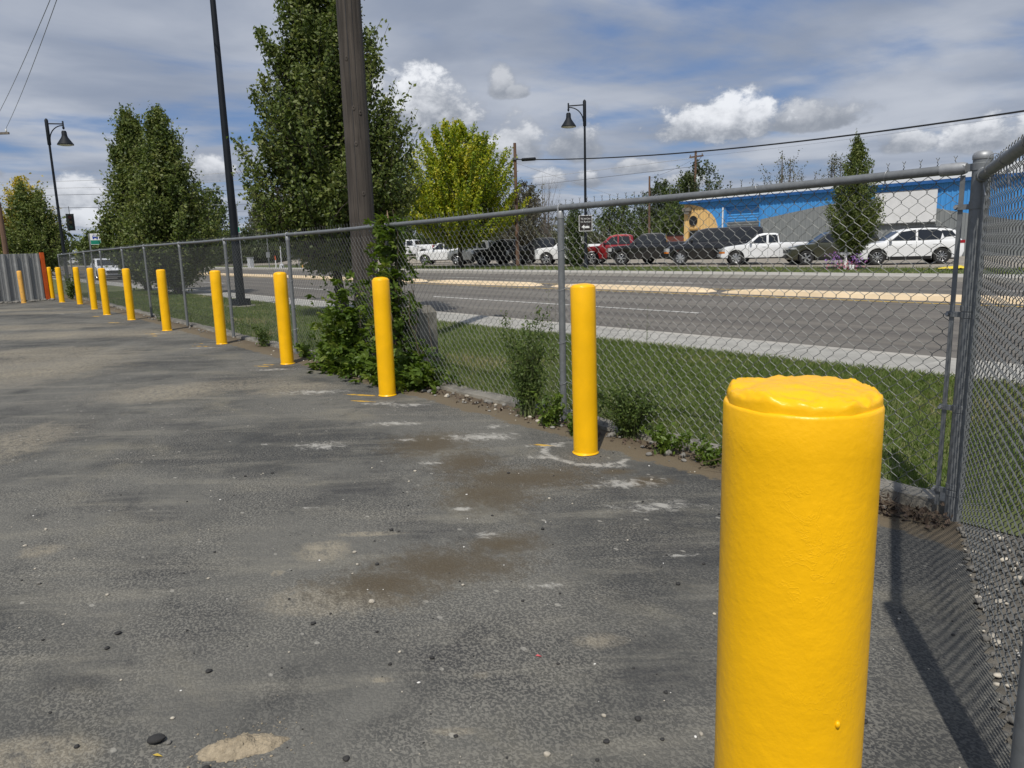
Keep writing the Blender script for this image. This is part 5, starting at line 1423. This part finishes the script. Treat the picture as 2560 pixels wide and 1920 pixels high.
b_ = MB(); b_.box(-.28, .28, -.2, .2, .03, 1.0); b_.build('box', M_line, e); b_ = MB(); b_.box(-.32, .32, -.24, .24, 1.0, 1.08); b_.build('lid', M_galvl, e)
for (x, y, h, m_, lb) in ((-69.4, 26.6, 1.15, M_orange, 'white marker post with orange top between the two thin pale poles'), (-64.6, 27.2, 1.0, M_yold, 'small yellowish marker post right of the thin white pole'), (-65.8, 27.4, 1.05, M_galv, 'thin grey marker post beside the small yellowish one')):
    e = empty('marker_post', (x, y, 0), 0, lb, 'marker post', 'marker posts on the far verge')
    b_ = MB(); b_.box(-.05, .05, -.03, .03, 0, h * .65); b_.build('post', M_signw if m_ is M_orange else m_, e)
    b_ = MB(); b_.box(-.055, .055, -.034, .034, h * .65, h); b_.build('top', m_, e)
e = empty('island_post', (-63.4, 17.4, 0), 0, 'small yellow post at the far end of the traffic islands', 'marker post')
b_ = MB(); b_.lathe([(.06, -.08), (.055, .8), (.03, .84)], 10); b_.build('post', mat('yellow_plastic', (.62, .46, .10), .6), e, 40)
b_ = MB(); b_.lathe([(.16, -.085), (.15, -.03), (.06, .0)], 12); b_.build('base', M_black, e, 40)

# ================================================================== WIRES
def wire(pts, r, m, label, group='overhead wires', sag=0.0, name='overhead_wire'):
    b_ = MB(); a, c = Vector(pts[0]), Vector(pts[-1]); P = []
    for i in range(25):
        t = i / 24; p = a.lerp(c, t); p.z -= sag * 4 * t * (1 - t); P.append(p)
    b_.tube(P, r, 5)
    return tag(b_.build(name, m, None, 60), label, 'cable', group)
o = wire([(-40.9, 33.0, 7.22), (-5.8, 30.1, 5.47)], .035, M_wire, 'heavy black cable crossing the sky from the brown pole to the upper right', sag=.6)
b_ = MB(); b_.tube([(-40.0, 32.92, 7.10), (-38.6, 32.81, 7.00)], .11, 10); b_.build('splice_case', M_wire, o, 40)
wire([(-40.9, 33.0, 7.2), (-75, 42, 5.2)], .035, M_wire, 'heavy black cable going left from the brown pole into the maple', sag=.5)
wire([(-40.9, 33.0, 7.0), (-62, 80, 4.0)], .012, M_line, 'thin guy line falling right from the brown pole', sag=.1)
M_thin = mat('thin_wire', (.16, .17, .19), .5)
for k, (z0, z1, lb) in enumerate([(11.2, 11.0, 'upper'), (10.2, 10.0, 'lower')]):
    wire([(-240, 58, z0 + 3.6), (-58.4, 74.9, z1 + .3)], .028, M_line if k == 0 else M_thin, '%s pale power line crossing the sky low over the far trees' % lb, sag=1.2)
wire([(-58.4, 74.8, 11.4), (-5, 74, 11.6)], .010, M_thin, 'thin line running right from the crossarm pole', sag=.5)
wire([(-52.5, 60, 7.9), (-58.4, 75, 11.3)], .015, M_thin, 'short thin line between the plain pole and the crossarm pole', sag=.2)
wire([(-110, 40, 4.9), (-30, 78, 7.6)], .02, M_thin, 'thin line just above the far treetops in the middle', sag=.3)
ca = math.cos(R(50)); sa = math.sin(R(50))
for k, lb in ((1.2, 'right'), (.2, 'left')):
    wire([(-57.2 + k * ca, 4.5 + k * sa, 9.33), (6, 4.4 - k * .6, 11.5)], .012, M_thin, '%s one of two thin wires rising from the crossarm at the left edge' % lb, sag=.8)
wire([(-75, 2, 5.6), (-54, 24, 5.1)], .02, M_thin, 'span wire carrying the hanging traffic signal', sag=.15)
wire([(-75, 2, 6.5), (-54, 24, 6.2)], .018, M_thin, 'higher span wire above the hanging traffic signal', sag=.15)
wire([(-140, 8, 13.2), (-60, 40, 10.2)], .03, M_line, 'upper pale line crossing behind the far left street lamp', sag=.8)
wire([(-140, 8, 12.3), (-60, 40, 9.3)], .03, M_line, 'lower pale line crossing behind the far left street lamp', sag=.8)

# ================================================================== METAL FENCE AT THE LEFT END
mf = empty('metal_panel_fence', (-29.3, 3.35, 0), 0, 'grey ribbed metal sheet fence with orange end post at the far left', 'metal fence')
MD = Vector((-28.0 + 29.3, 1.6 - 3.35, 0)).normalized(); MD = Vector((.30, -.954, 0)); MNn = Vector((-.954, -.30, 0)) * -1
pm = MB(); pitch_ = .34; hh_ = 1.50
prof_ = [(0, 0), (.035, .045), (.085, .045), (.12, 0), (.19, 0), (.20, .008), (.21, 0), (.26, 0), (.27, .008), (.28, 0), (pitch_, 0)]
vs = []; fs = []
for (u, d) in prof_: vs += [(u, d, 0), (u, d, hh_)]
for i in range(len(prof_) - 1): fs.append((2 * i, 2 * i + 2, 2 * i + 3, 2 * i + 1))
pm.add(vs, fs); pme = pm.mesh('panel'); pme.materials.append(make_galv('sheet_grey', (.27, .275, .27), .1))
ang_ = math.atan2(MD.y, MD.x)
for i in range(18):
    o = obj('panel', pme, None, mf); o.location = MD * (.12 + i * pitch_) + Vector((0, 0, .04)); o.rotation_euler = (random.uniform(-.006, .006), 0, ang_)
b_ = MB(); b_.box(0, .11, -.03, .05, 0, 1.55); o = b_.build('end_post', M_orange, mf); o.rotation_euler = (0, 0, ang_); o.location = (0, 0, .02)
b_ = MB(); b_.box(.1, 6.2, -.10, -.04, .35, .45); b_.box(.1, 6.2, -.10, -.04, 1.2, 1.3); o = b_.build('back_rail', M_galv, mf); o.rotation_euler = (0, 0, ang_)

# ================================================================== PLANTS AT THE FENCE
def leaflet_mesh(name, n=5, L=.085, w=.034, droop=.25, seed=0):
    """palmate leaf: leaflets fanned from the stalk"""
    rd = random.Random(seed); v = []; f = []; sh = []
    for k in range(n):
        a = R(-100 + 200 * k / (n - 1)) if n > 1 else 0
        l = L * (1 - .28 * abs(k - (n - 1) / 2) / max(1, (n - 1) / 2)); d = Vector((math.sin(a), math.cos(a), 0)); p = Vector((d.y, -d.x, 0))
        o = len(v); dr = droop * l * rd.uniform(.7, 1.4)
        v += [Vector((0, 0, 0)), d * l * .4 + p * w * .5 + Vector((0, 0, .006 - dr * .2)), d * l * .75 + p * w * .38 + Vector((0, 0, -dr * .55)), d * l + Vector((0, 0, -dr)),
              d * l * .75 - p * w * .38 + Vector((0, 0, -dr * .55)), d * l * .4 - p * w * .5 + Vector((0, 0, .006 - dr * .2)), d * l * .5 + Vector((0, 0, -.006 - dr * .25))]
        f += [(o, o + 1, o + 6), (o + 1, o + 2, o + 6), (o + 2, o + 3, o + 6), (o + 3, o + 4, o + 6), (o + 4, o + 5, o + 6), (o + 5, o, o + 6)]
        sh += [rd.uniform(.3, .8)] * 7
    me = bpy.data.meshes.new(name); me.from_pydata([tuple(q) for q in v], [], f); me.update()
    at = me.attributes.new('shade', 'FLOAT', 'POINT'); at.data.foreach_set('value', sh)
    me.materials.append(L_vine); return me
LM = [leaflet_mesh('leaf', 5, .082, .036, .45, i) for i in range(4)]
for i, me in enumerate(LM):
    at = me.attributes['shade']; base = (.18, .45, .65, .88)[i]
    at.data.foreach_set('value', [min(1, max(0, base + random.uniform(-.1, .1)))] * len(me.vertices))

vine = empty('creeper_vine', (-7.5, 3.85, 0), 0, 'leafy green creeper heaped on the fence foot and climbing the post', 'creeper')
def vine_pts(n, rd):
    out = []
    while len(out) < n:
        q = rd.random()
        if q < .36:      # heap round the pole foot
            a = rd.gauss(0, .17); x = -7.66 + a; z = abs(rd.gauss(0, .34)) * (1.25 - abs(a) * .6); y = 3.80 + rd.gauss(-.05, .16)
            if z > 1.15 - abs(a) * .8: continue
        elif q < .62:    # column on the fence post
            z = rd.uniform(.0, 1.62); x = -6.70 + rd.gauss(0, .10 + .05 * (1 - z / 1.6)); y = 3.80 + rd.gauss(-.02, .09)
        elif q < .86:    # skirt spreading over the ground towards the camera
            x = rd.uniform(-8.0, -5.85); z = abs(rd.gauss(.04, .11)); y = 3.66 + rd.gauss(-.06, .12)
            if x > -6.3 and z > .32: continue
        else:            # right of the post, onto the concrete stub
            x = rd.gauss(-6.35, .25); z = abs(rd.gauss(.05, .15)); y = 3.74 + rd.gauss(0, .12)
            if z > .42: continue
        out.append((x, y, z))
    return out
rdv = random.Random(5)
def leaf_rot(rd):  # hang outward, tips down, facing the yard
    return (R(rd.gauss(48, 24)), R(rd.gauss(0, 22)), R(180 + rd.gauss(0, 48)))
for (x, y, z) in vine_pts(300, rdv):
    o = obj('leaf', LM[rdv.randrange(4)], None, vine); o.location = Vector((x, y - .06, z)) - vine.location; o.rotation_euler = leaf_rot(rdv); s_ = rdv.uniform(.7, 1.25); o.scale = (s_, s_, s_)
# the rest of the foliage, too dense to pick apart
src = [np.array([v.co for v in me.vertices]) for me in LM]; srcf = np.array([p.vertices[:] for p in LM[0].polygons])
from mathutils import Euler
V_, F_, S_ = [], [], []; off = 0
for (x, y, z) in vine_pts(2600, rdv):
    m3 = np.array(Euler(leaf_rot(rdv)).to_matrix()); s_ = rdv.uniform(.6, 1.15); vv = src[rdv.randrange(4)] @ m3.T * s_ + np.array([x, y + rdv.uniform(-.05, .08), z])
    V_.append(vv); F_.append(srcf + off); off += len(vv); S_.append(np.full(len(vv), min(1, max(0, rdv.gauss(.42, .24)))))
me = np_mesh('foliage', np.concatenate(V_) - np.array(vine.location), np.concatenate(F_).ravel(), 3, np.concatenate(S_))
tag(obj('foliage', me, L_vine, vine), kind='stuff')
b_ = MB()
for k in range(46):
    x0 = rdv.choice([rdv.gauss(-7.72, .2), rdv.gauss(-6.7, .06), rdv.gauss(-6.5, .3)]); hgt = rdv.uniform(.3, 1.0) if abs(x0 + 6.7) > .15 else rdv.uniform(.9, 1.72)
    p = [Vector((x0, 3.78 + rdv.gauss(0, .05), 0))]
    for i in range(6): p.append(p[-1] + Vector((rdv.gauss(0, .035), rdv.gauss(0, .025), hgt / 6)))
    b_.tube([q - vine.location for q in p], [.006 - .0007 * i for i in range(7)], 4, cap=False)
b_.build('stems', M_twig, vine, 60)
b_ = MB()   # pale broken stake and dry stems that stick above the rail
b_.tube([Vector((-6.71, 3.76, 1.45)) - vine.location, Vector((-6.715, 3.76, 1.60)) - vine.location, Vector((-6.72, 3.76, 1.70)) - vine.location], [.016, .014, .002], 6); b_.build('broken_stake', mat('pale_split_wood', (.32, .22, .14), .9), vine)

# concrete stub beside the creeper
e = empty('concrete_stub', (-7.35, 4.45, 0), R(8), 'square grey concrete stub half hidden by the creeper behind the fence', 'concrete post')
b_ = MB(); b_.box(-.16, .16, -.13, .13, -.1, .60); b_.add([(-.16, -.13, .60), (.16, -.13, .60), (.16, .13, .60), (-.16, .13, .60), (-.11, -.09, .675), (.11, -.09, .675), (.11, .09, .675), (-.11, .09, .675)], [(0, 1, 5, 4), (1, 2, 6, 5), (2, 3, 7, 6), (3, 0, 4, 7), (4, 5, 6, 7)])
b_.build('block', M_edge, e)

def weed(name, x, y, h, w, n, label, seed, kind='bushy', lm_=None, leaf=.02):
    rd = random.Random(seed); rs = np.random.default_rng(seed)
    e = empty(name, (x, y, 0), 0, label, 'weed', 'weeds along the fence foot')
    sb = MB(); C_ = []
    for k in range(n):
        a = rd.uniform(0, 6.28); sp = w * rd.uniform(.2, 1); hh = h * rd.uniform(.35, 1.0)
        tip = Vector((sp * math.cos(a), sp * math.sin(a) * .6, hh)); midp = tip * .5 + Vector((-.2 * sp * math.cos(a), -.1 * sp * math.sin(a), hh * .12))
        st = Vector((rd.gauss(0, .04), rd.gauss(0, .03), 0)); pts = [st.lerp(midp, t).lerp(midp.lerp(tip, t), t) for t in np.linspace(0, 1, 6)]
        sb.tube(pts, [.0028 * (1 - .75 * i / 5) for i in range(6)], 3, cap=False)
        m = int((50 if kind == 'bushy' else 22) * rd.uniform(.6, 1.3))
        t = rs.uniform(.12, 1, m) * 4.99; P = np.array([[q.x, q.y, q.z] for q in pts]); i0 = t.astype(int); fr = (t - i0)[:, None]
        C_.append(P[i0] * (1 - fr) + P[np.minimum(i0 + 1, 5)] * fr + rs.normal(size=(m, 3)) * (.028 if kind == 'bushy' else .02) * (1.2 - (t / 5)[:, None] * .8))
    sb.build('stems', M_weedstem, e, 60)
    c = np.concatenate(C_); c[:, 2] = np.abs(c[:, 2])
    obj('foliage', leaves_mesh('foliage', c, leaf, np.clip(rs.normal(.45, .22, len(c)), 0, 1), .2, .5), lm_ or L_weed, e)
    return e
weed('tall_weed', -4.38, 3.60, .86, .30, 90, 'tall feathery weed left of the line post behind the second nearest bollard', 1, leaf=.026)
weed('tall_weed', -3.38, 3.68, .40, .38, 100, 'wide dark bushy weed just right of the second nearest bollard', 2, leaf=.024)
weed('seed_stalk', -3.30, 3.75, .98, .22, 7, 'thin seed stalks standing above the bushy weed right of the second nearest bollard', 3, 'tall', None, .014)
weed('seed_stalk', -4.2, 3.70, 1.05, .12, 6, 'thin seed stalks above the tall feathery weed', 4, 'tall', None, .014)
weed('low_weed', -4.02, 3.50, .28, .17, 22, 'bright leafy low weed at the foot of the line post', 5, 'broad', L_vine, .045)
weed('low_weed', -2.95, 3.55, .17, .22, 24, 'bright low weed patch right of the bushy weed', 6, 'broad', L_vine, .042)
weed('low_weed', -2.62, 3.55, .14, .22, 20, 'low spreading weed half hidden by the nearest bollard', 7, 'broad', L_vine, .036)
weed('low_weed', -3.68, 3.44, .20, .12, 14, 'small leafy weed just left of the second nearest bollard foot', 8, 'broad', L_vine, .04)
weed('low_weed', -10.5, 3.75, .36, .30, 26, 'weed clump right of the fifth nearest bollard', 9, 'bushy', None, .03)
weed('low_weed', -9.0, 3.72, .22, .25, 20, 'low weed just right of the fourth nearest bollard', 10, 'broad', L_vine, .05)
weed('low_weed', -16.6, 3.85, .30, .30, 18, 'far weed clump beside the sixth bollard along the fence', 11, 'bushy', None, .04)
weed('tall_weed', -28.6, 3.9, .9, .35, 26, 'dark weed bush filling the corner beside the last yellow bollards', 12, 'bushy', None, .06)

# ================================================================== GRASS
def grass(name, x0, x1, y0, y1, n, h, w, label, zb=0.0, ok=None):
    x = rng.uniform(x0, x1, n); y = rng.uniform(y0, y1, n)
    if ok is not None:
        k = ok(x, y); x, y = x[k], y[k]; n = len(x)
    hh = h * rng.uniform(.45, 1.15, n); a = rng.uniform(0, 6.28, n); ln = rng.normal(0, .45, (n, 2)) * hh[:, None]
    dx_ = np.cos(a) * w; dy_ = np.sin(a) * w
    z = np.full(n, zb)
    v = np.stack([np.stack([x - dx_, y - dy_, z], 1), np.stack([x + dx_, y + dy_, z], 1), np.stack([x + ln[:, 0] * .45 + dx_ * .6, y + ln[:, 1] * .45 + dy_ * .6, z + hh * .6], 1), np.stack([x + ln[:, 0], y + ln[:, 1], z + hh], 1)], 1).reshape(-1, 3)
    i = np.arange(n)[:, None] * 4
    f = np.concatenate([i + np.array([[0, 1, 2]]), i + np.array([[0, 2, 3]])], 1).ravel()
    patch = np.array([mnoise.noise((float(p) * .7, float(q) * .9, 3.0)) for p, q in zip(x, y)])
    dry = np.clip((patch - .05) * 1.1, 0, .55) + np.clip((y - (y1 - .35)) * .9, 0, .35)
    sh = np.clip(rng.normal(.36, .17, n) + dry * (rng.random(n) < .55), 0, 1)
    return tag(obj(name, np_mesh(name, v, f, 3, np.repeat(sh, 4)), L_grass), label, 'grass', kind='stuff')
grass('lawn_grass', -8.5, 1.5, 3.86, 7.42, 90000, .055, .0035, 'mown green grass strip behind the mesh on the right', 0.0)
grass('lawn_grass', -33, -8.5, 4.0, 7.42, 60000, .05, .006, 'mown green grass strip behind the mesh further left', 0.0, lambda x, y: y > 3.62 + .02 * (-1.31 - x) + .24)
grass('verge_grass', -75, 5, 27.25, 33.2, 30000, .07, .015, 'grass verge across the road in front of the parked vehicles', 0.0)
grass('corner_grass', -1.0, 3.0, 1.9, 3.9, 7000, .08, .004, 'grass beyond the side fence at the right', -.008, lambda x, y: ((x + 1.31) * .907 + (y - 3.62) * .42 > .35) & (y > 2.75))

# ================================================================== STONES, SAND, LITTER
def stone_mesh(seed, n=1):
    bm = bmesh.new(); bmesh.ops.create_icosphere(bm, subdivisions=2, radius=.5)
    rd = random.Random(seed); sx, sy, sz = rd.uniform(.8, 1.25), rd.uniform(.7, 1.0), rd.uniform(.45, .75)
    for v in bm.verts:
        k = 1 + .28 * mnoise.noise(v.co * 2.2 + Vector((seed * 3.1, 0, 0))); v.co = Vector((v.co.x * sx * k, v.co.y * sy * k, v.co.z * sz * k))
    me = bpy.data.meshes.new('stone'); bm.to_mesh(me); bm.free(); return me
def stone(x, y, size, m, label, group='loose stones on the asphalt', seed=0, z=None, name='stone'):
    me = stone_mesh(seed); o = obj(name, me, m, None, 50); o.scale = (size,) * 3; o.rotation_euler = (random.uniform(-.2, .2), random.uniform(-.2, .2), random.uniform(0, 6.28))
    o.location = (x, y, size * .22 if z is None else z); return tag(o, label, 'stone', group)
stone(-2.378, 1.171, .026, M_stone, 'rounded tan pebble lying alone in the middle of the asphalt', seed=1)
stone(-2.045, .338, .040, M_stoned, 'black asphalt lump left of the sand pile', seed=2)
stone(-2.012, .362, .018, M_stoneg, 'small grey pebble touching the black asphalt lump', seed=3)
stone(-1.905, .452, .024, M_stoneg, 'grey pebble at the left foot of the sand pile', seed=4)
stone(-1.885, .468, .018, M_stone, 'tan pebble at the left foot of the sand pile', seed=5)
stone(-1.862, .465, .016, M_stoneg, 'dark grey pebble at the lower left foot of the sand pile', seed=6)
stone(-3.44, .218, .022, M_stoneg, 'grey pebble near the left edge of the asphalt', seed=7)
stone(-1.90, 1.135, .018, M_stoned, 'dark lump right of the sand pile towards the middle', seed=8)
stone(-2.766, .381, .024, M_stoned, 'dark lump in the lower left of the asphalt', seed=9)
for k in range(150):
    pass
sv = []; 
def scatter(name, n, region, s0, s1, m, label, seed, zf=.2):
    rd = random.Random(seed); proto = [stone_mesh(seed * 10 + q) for q in range(3)]
    V_, F_ = [], []; off = 0
    P3 = [(np.array([v.co for v in p.vertices]), np.array([q.vertices[:] for q in p.polygons])) for p in proto]
    k = 0
    while k < n:
        x, y, ok = region(rd)
        if not ok: continue
        k += 1
        v, f = rd.choice(P3); a = rd.uniform(0, 6.28); c, s_ = math.cos(a), math.sin(a); sz = s0 + (s1 - s0) * rd.random() ** 3
        vv = v @ np.array([[c, s_, 0], [-s_, c, 0], [0, 0, 1]]) * sz + np.array([x, y, sz * zf]); V_.append(vv); F_.append(f + off); off += len(vv)
    me = np_mesh(name, np.concatenate(V_), np.concatenate(F_).ravel(), 3)
    o = obj(name, me, m, None, 60); return tag(o, label, 'grit', kind='stuff')
def near_yard(rd):
    d = rd.uniform(.9, 4.6); a = heading + rd.uniform(-.62, .66); return d * math.cos(a), d * math.sin(a), yard_inside(np.array(d * math.cos(a)), np.array(d * math.sin(a)))
scatter('grit', 190, near_yard, .005, .022, M_stoned, 'dark grit scattered over the asphalt', 21)
scatter('grit', 80, near_yard, .003, .012, M_stonew, 'white grit scattered over the asphalt', 22)
scatter('grit', 150, near_yard, .004, .018, M_stone, 'tan grit scattered over the asphalt', 23)
def foot(rd):
    x = -rd.uniform(1.5, 9) if rd.random() < .7 else -rd.uniform(9, 30); return x, fence_y(x) - abs(rd.gauss(.06, .10)), True
scatter('rubble', 260, foot, .012, .06, M_stoneg, 'grey rubble lying along the fence foot', 24)
scatter('rubble', 110, foot, .010, .04, M_stone, 'tan pebbles lying along the fence foot', 25)
def beyond(rd):
    s = rd.uniform(.1, 4.6); o_ = abs(rd.gauss(0, .34)) + .02; p = Vector((-1.31, 3.62, 0)) + SD * s + SN * o_; return p.x, p.y, True
scatter('gravel', 2200, beyond, .008, .045, mat('gravel_stone', (.13, .122, .108), .9, 0, .4, 20, .5), 'grey gravel beyond the side fence', 26, .15)
scatter('gravel', 500, beyond, .008, .04, M_stone, 'tan gravel beyond the side fence', 27, .15)
scatter('gravel', 70, beyond, .006, .022, M_stonew, 'white gravel beyond the side fence', 28, .15)
def mfoot(rd):
    t = rd.uniform(-.2, 6); p = Vector((-29.3, 3.35, 0)) + MD * t; return p.x + rd.gauss(.25, .16), p.y + rd.gauss(.05, .06), True
scatter('rubble', 260, mfoot, .03, .14, M_stoneg, 'rubble heaped along the metal panel fence', 29)
def sandy(rd):
    a = rd.uniform(0, 6.28); r = abs(rd.gauss(.10, .05)); return -1.865 + r * math.cos(a) * .9, .50 + r * math.sin(a) * 1.1, True
scatter('grit', 160, sandy, .0025, .009, M_sand, 'sandy crumbs scattered round the sand pile', 31)
# sand pile: a low mound with a ragged foot
b_ = MB(); vs = []; fs = []; nr, n = 34, 96
for i in range(nr + 1):
    for k in range(n):
        q = 2 * math.pi * k / n; ed = 1 + .30 * mnoise.noise((math.cos(q) * 1.5, math.sin(q) * 1.5, 4.4)) + .10 * mnoise.noise((math.cos(q) * 6, math.sin(q) * 6, 1)) + .05 * mnoise.noise((math.cos(q) * 17, math.sin(q) * 17, 1))
        t = i / nr; x = .115 * t * ed * math.cos(q); y = .050 * t * ed * math.sin(q)
        z = .034 * (1 - t ** 1.3) + (1 - t ** 4) * (.010 * mnoise.noise((x * 32, y * 32, 0)) + .005 * mnoise.noise((x * 90, y * 90, 3)) + .003 * mnoise.noise((x * 240, y * 240, 3)))
        vs.append((x, y, max(z, .001) if t < 1 else -.002))
for i in range(nr):
    for k in range(n): fs.append((i * n + k, (i + 1) * n + k, (i + 1) * n + (k + 1) % n, i * n + (k + 1) % n))
b_.add(vs, fs); o = b_.build('sand_pile', M_sand, None, 80); o.location = (-1.865, .50, 0); o.rotation_euler = (0, 0, R(70)); tag(o, 'small tan pile of sand near the bottom left of the picture', 'sand pile')
b_ = MB(); b_.add([(-.016, 0, .003), (-.004, .006, .006), (.016, .002, .003), (.0, -.006, .008)], [(0, 1, 3), (1, 2, 3)]); o = b_.build('yellow_leaf', mat('yellow_dead_leaf', (.60, .42, .06), .7)); o.location = (-1.975, .325, 0); o.rotation_euler = (0, 0, .6); tag(o, 'curled yellow leaf lying beside the black asphalt lump', 'leaf')
# dead leaves and dry twigs blown into the fence corner
n = 420; c = np.stack([rng.uniform(-2.1, -1.28, n), np.zeros(n), np.abs(rng.normal(.02, .022, n))], 1); c[:, 1] = 3.50 + .02 * (-1.31 - c[:, 0]) + rng.normal(0, .055, n)
n2 = 260; c2_ = np.stack([rng.uniform(-6, -2.0, n2), np.zeros(n2), np.abs(rng.normal(.008, .01, n2))], 1); c2_[:, 1] = 3.52 + .02 * (-1.31 - c2_[:, 0]) + rng.normal(0, .06, n2)
tag(obj('leaf_litter', leaves_mesh('leaf_litter', np.concatenate([c, c2_]), .035, rng.random(n + n2), 1.0), M_litter), 'dry brown leaf litter drifted into the fence corner', 'leaf litter', kind='stuff')
b_ = MB()
for k in range(60):
    x = rng.uniform(-2.4, -1.3); y = 3.45 + rng.normal(0, .05); a = rng.normal(R(150), .5); l = rng.uniform(.1, .4)
    b_.tube([(x, y, .02 + rng.uniform(0, .05)), (x + l * .5 * math.cos(a), y + l * .5 * math.sin(a) * .4, .05 + rng.uniform(0, .05)), (x + l * math.cos(a), y + l * math.sin(a) * .4, .015)], [.002, .0016, .001], 3, cap=False)
tag(b_.build('dry_twigs', M_twig), 'dry grey twigs tangled in the fence corner', 'twigs', kind='stuff')

# ================================================================== ROADSIDE MEMORIAL
e = empty('roadside_memorial', (-15.95, 30.55, 0), R(26), 'small white cross with purple and red flowers at the foot of the young tree', 'memorial')
b_ = MB(); b_.box(-.05, .05, -.02, .02, 0, 1.0); b_.box(-.22, .22, -.021, .021, .62, .72); b_.build('cross', M_signw, e)
fc = np.concatenate([np.array([[-.42, 0, .45]]) + rng.normal(size=(90, 3)) * np.array([.16, .1, .16]), np.array([[.42, 0, .42]]) + rng.normal(size=(90, 3)) * np.array([.18, .1, .16]), np.array([[0, -.1, .15]]) + rng.normal(size=(70, 3)) * np.array([.35, .1, .1])]); fc[:, 2] = np.abs(fc[:, 2])
tag(obj('flowers', leaves_mesh('flowers', fc, .09, np.concatenate([rng.uniform(0, .5, 180), rng.uniform(.5, .8, 70)])), L_flower, e), kind='stuff')
b_ = MB()
for k in range(14): q = rng.uniform(-.5, .5); b_.tube([(q, 0, 0), (q * 1.1, 0, rng.uniform(.2, .5))], .008, 3)
b_.build('stalks', M_bark, e)
b_ = MB(); b_.lathe([(.09, 0), (.11, .18), (.10, .2)], 12, (.25, -.15, 0)); b_.build('white_pot', M_signw, e, 40)
e = empty('yellow_bundle', (-11.9, 31.2, 0), R(20), 'flat yellow bundle lying on the verge left of the corner post', 'bundle')
b_ = MB(); vs = []; fs = []
for i in range(9):
    for k in range(6): vs.append((-.6 + 1.2 * i / 8, -.25 + .5 * k / 5, .05 + .06 * mnoise.noise((i * .7, k * .9, 2)) + .10 * math.sin(math.pi * i / 8) * math.sin(math.pi * k / 5)))
for i in range(8):
    for k in range(5): fs.append((i * 6 + k, (i + 1) * 6 + k, (i + 1) * 6 + k + 1, i * 6 + k + 1))
b_.add(vs, fs); b_.build('sheet', mat('yellow_sheet', (.68, .52, .04), .6), e, 60)
b_ = MB(); b_.lathe([(.08, -.25), (.1, 0), (.08, .25)], 10, (.62, 0, .1), axis='y'); b_.build('dark_roll', M_black, e, 40)

for (x, y, a) in ((-1.68, 1.40, .4), (-1.22, 1.95, 1.2)):
    b_ = MB(); b_.add([(-.010, -.003, .003), (.009, -.002, .006), (.011, .003, .003), (-.006, .004, .007)], [(0, 1, 2, 3)]); o = b_.build('plastic_shard', mat('red_plastic', (.45, .05, .06), .4)); o.location = (x, y, 0); o.rotation_euler = (0, 0, a)
    tag(o, 'small red plastic shard lying in the middle of the asphalt' if a < 1 else 'small red plastic shard lying just left of the nearest bollard', 'litter')
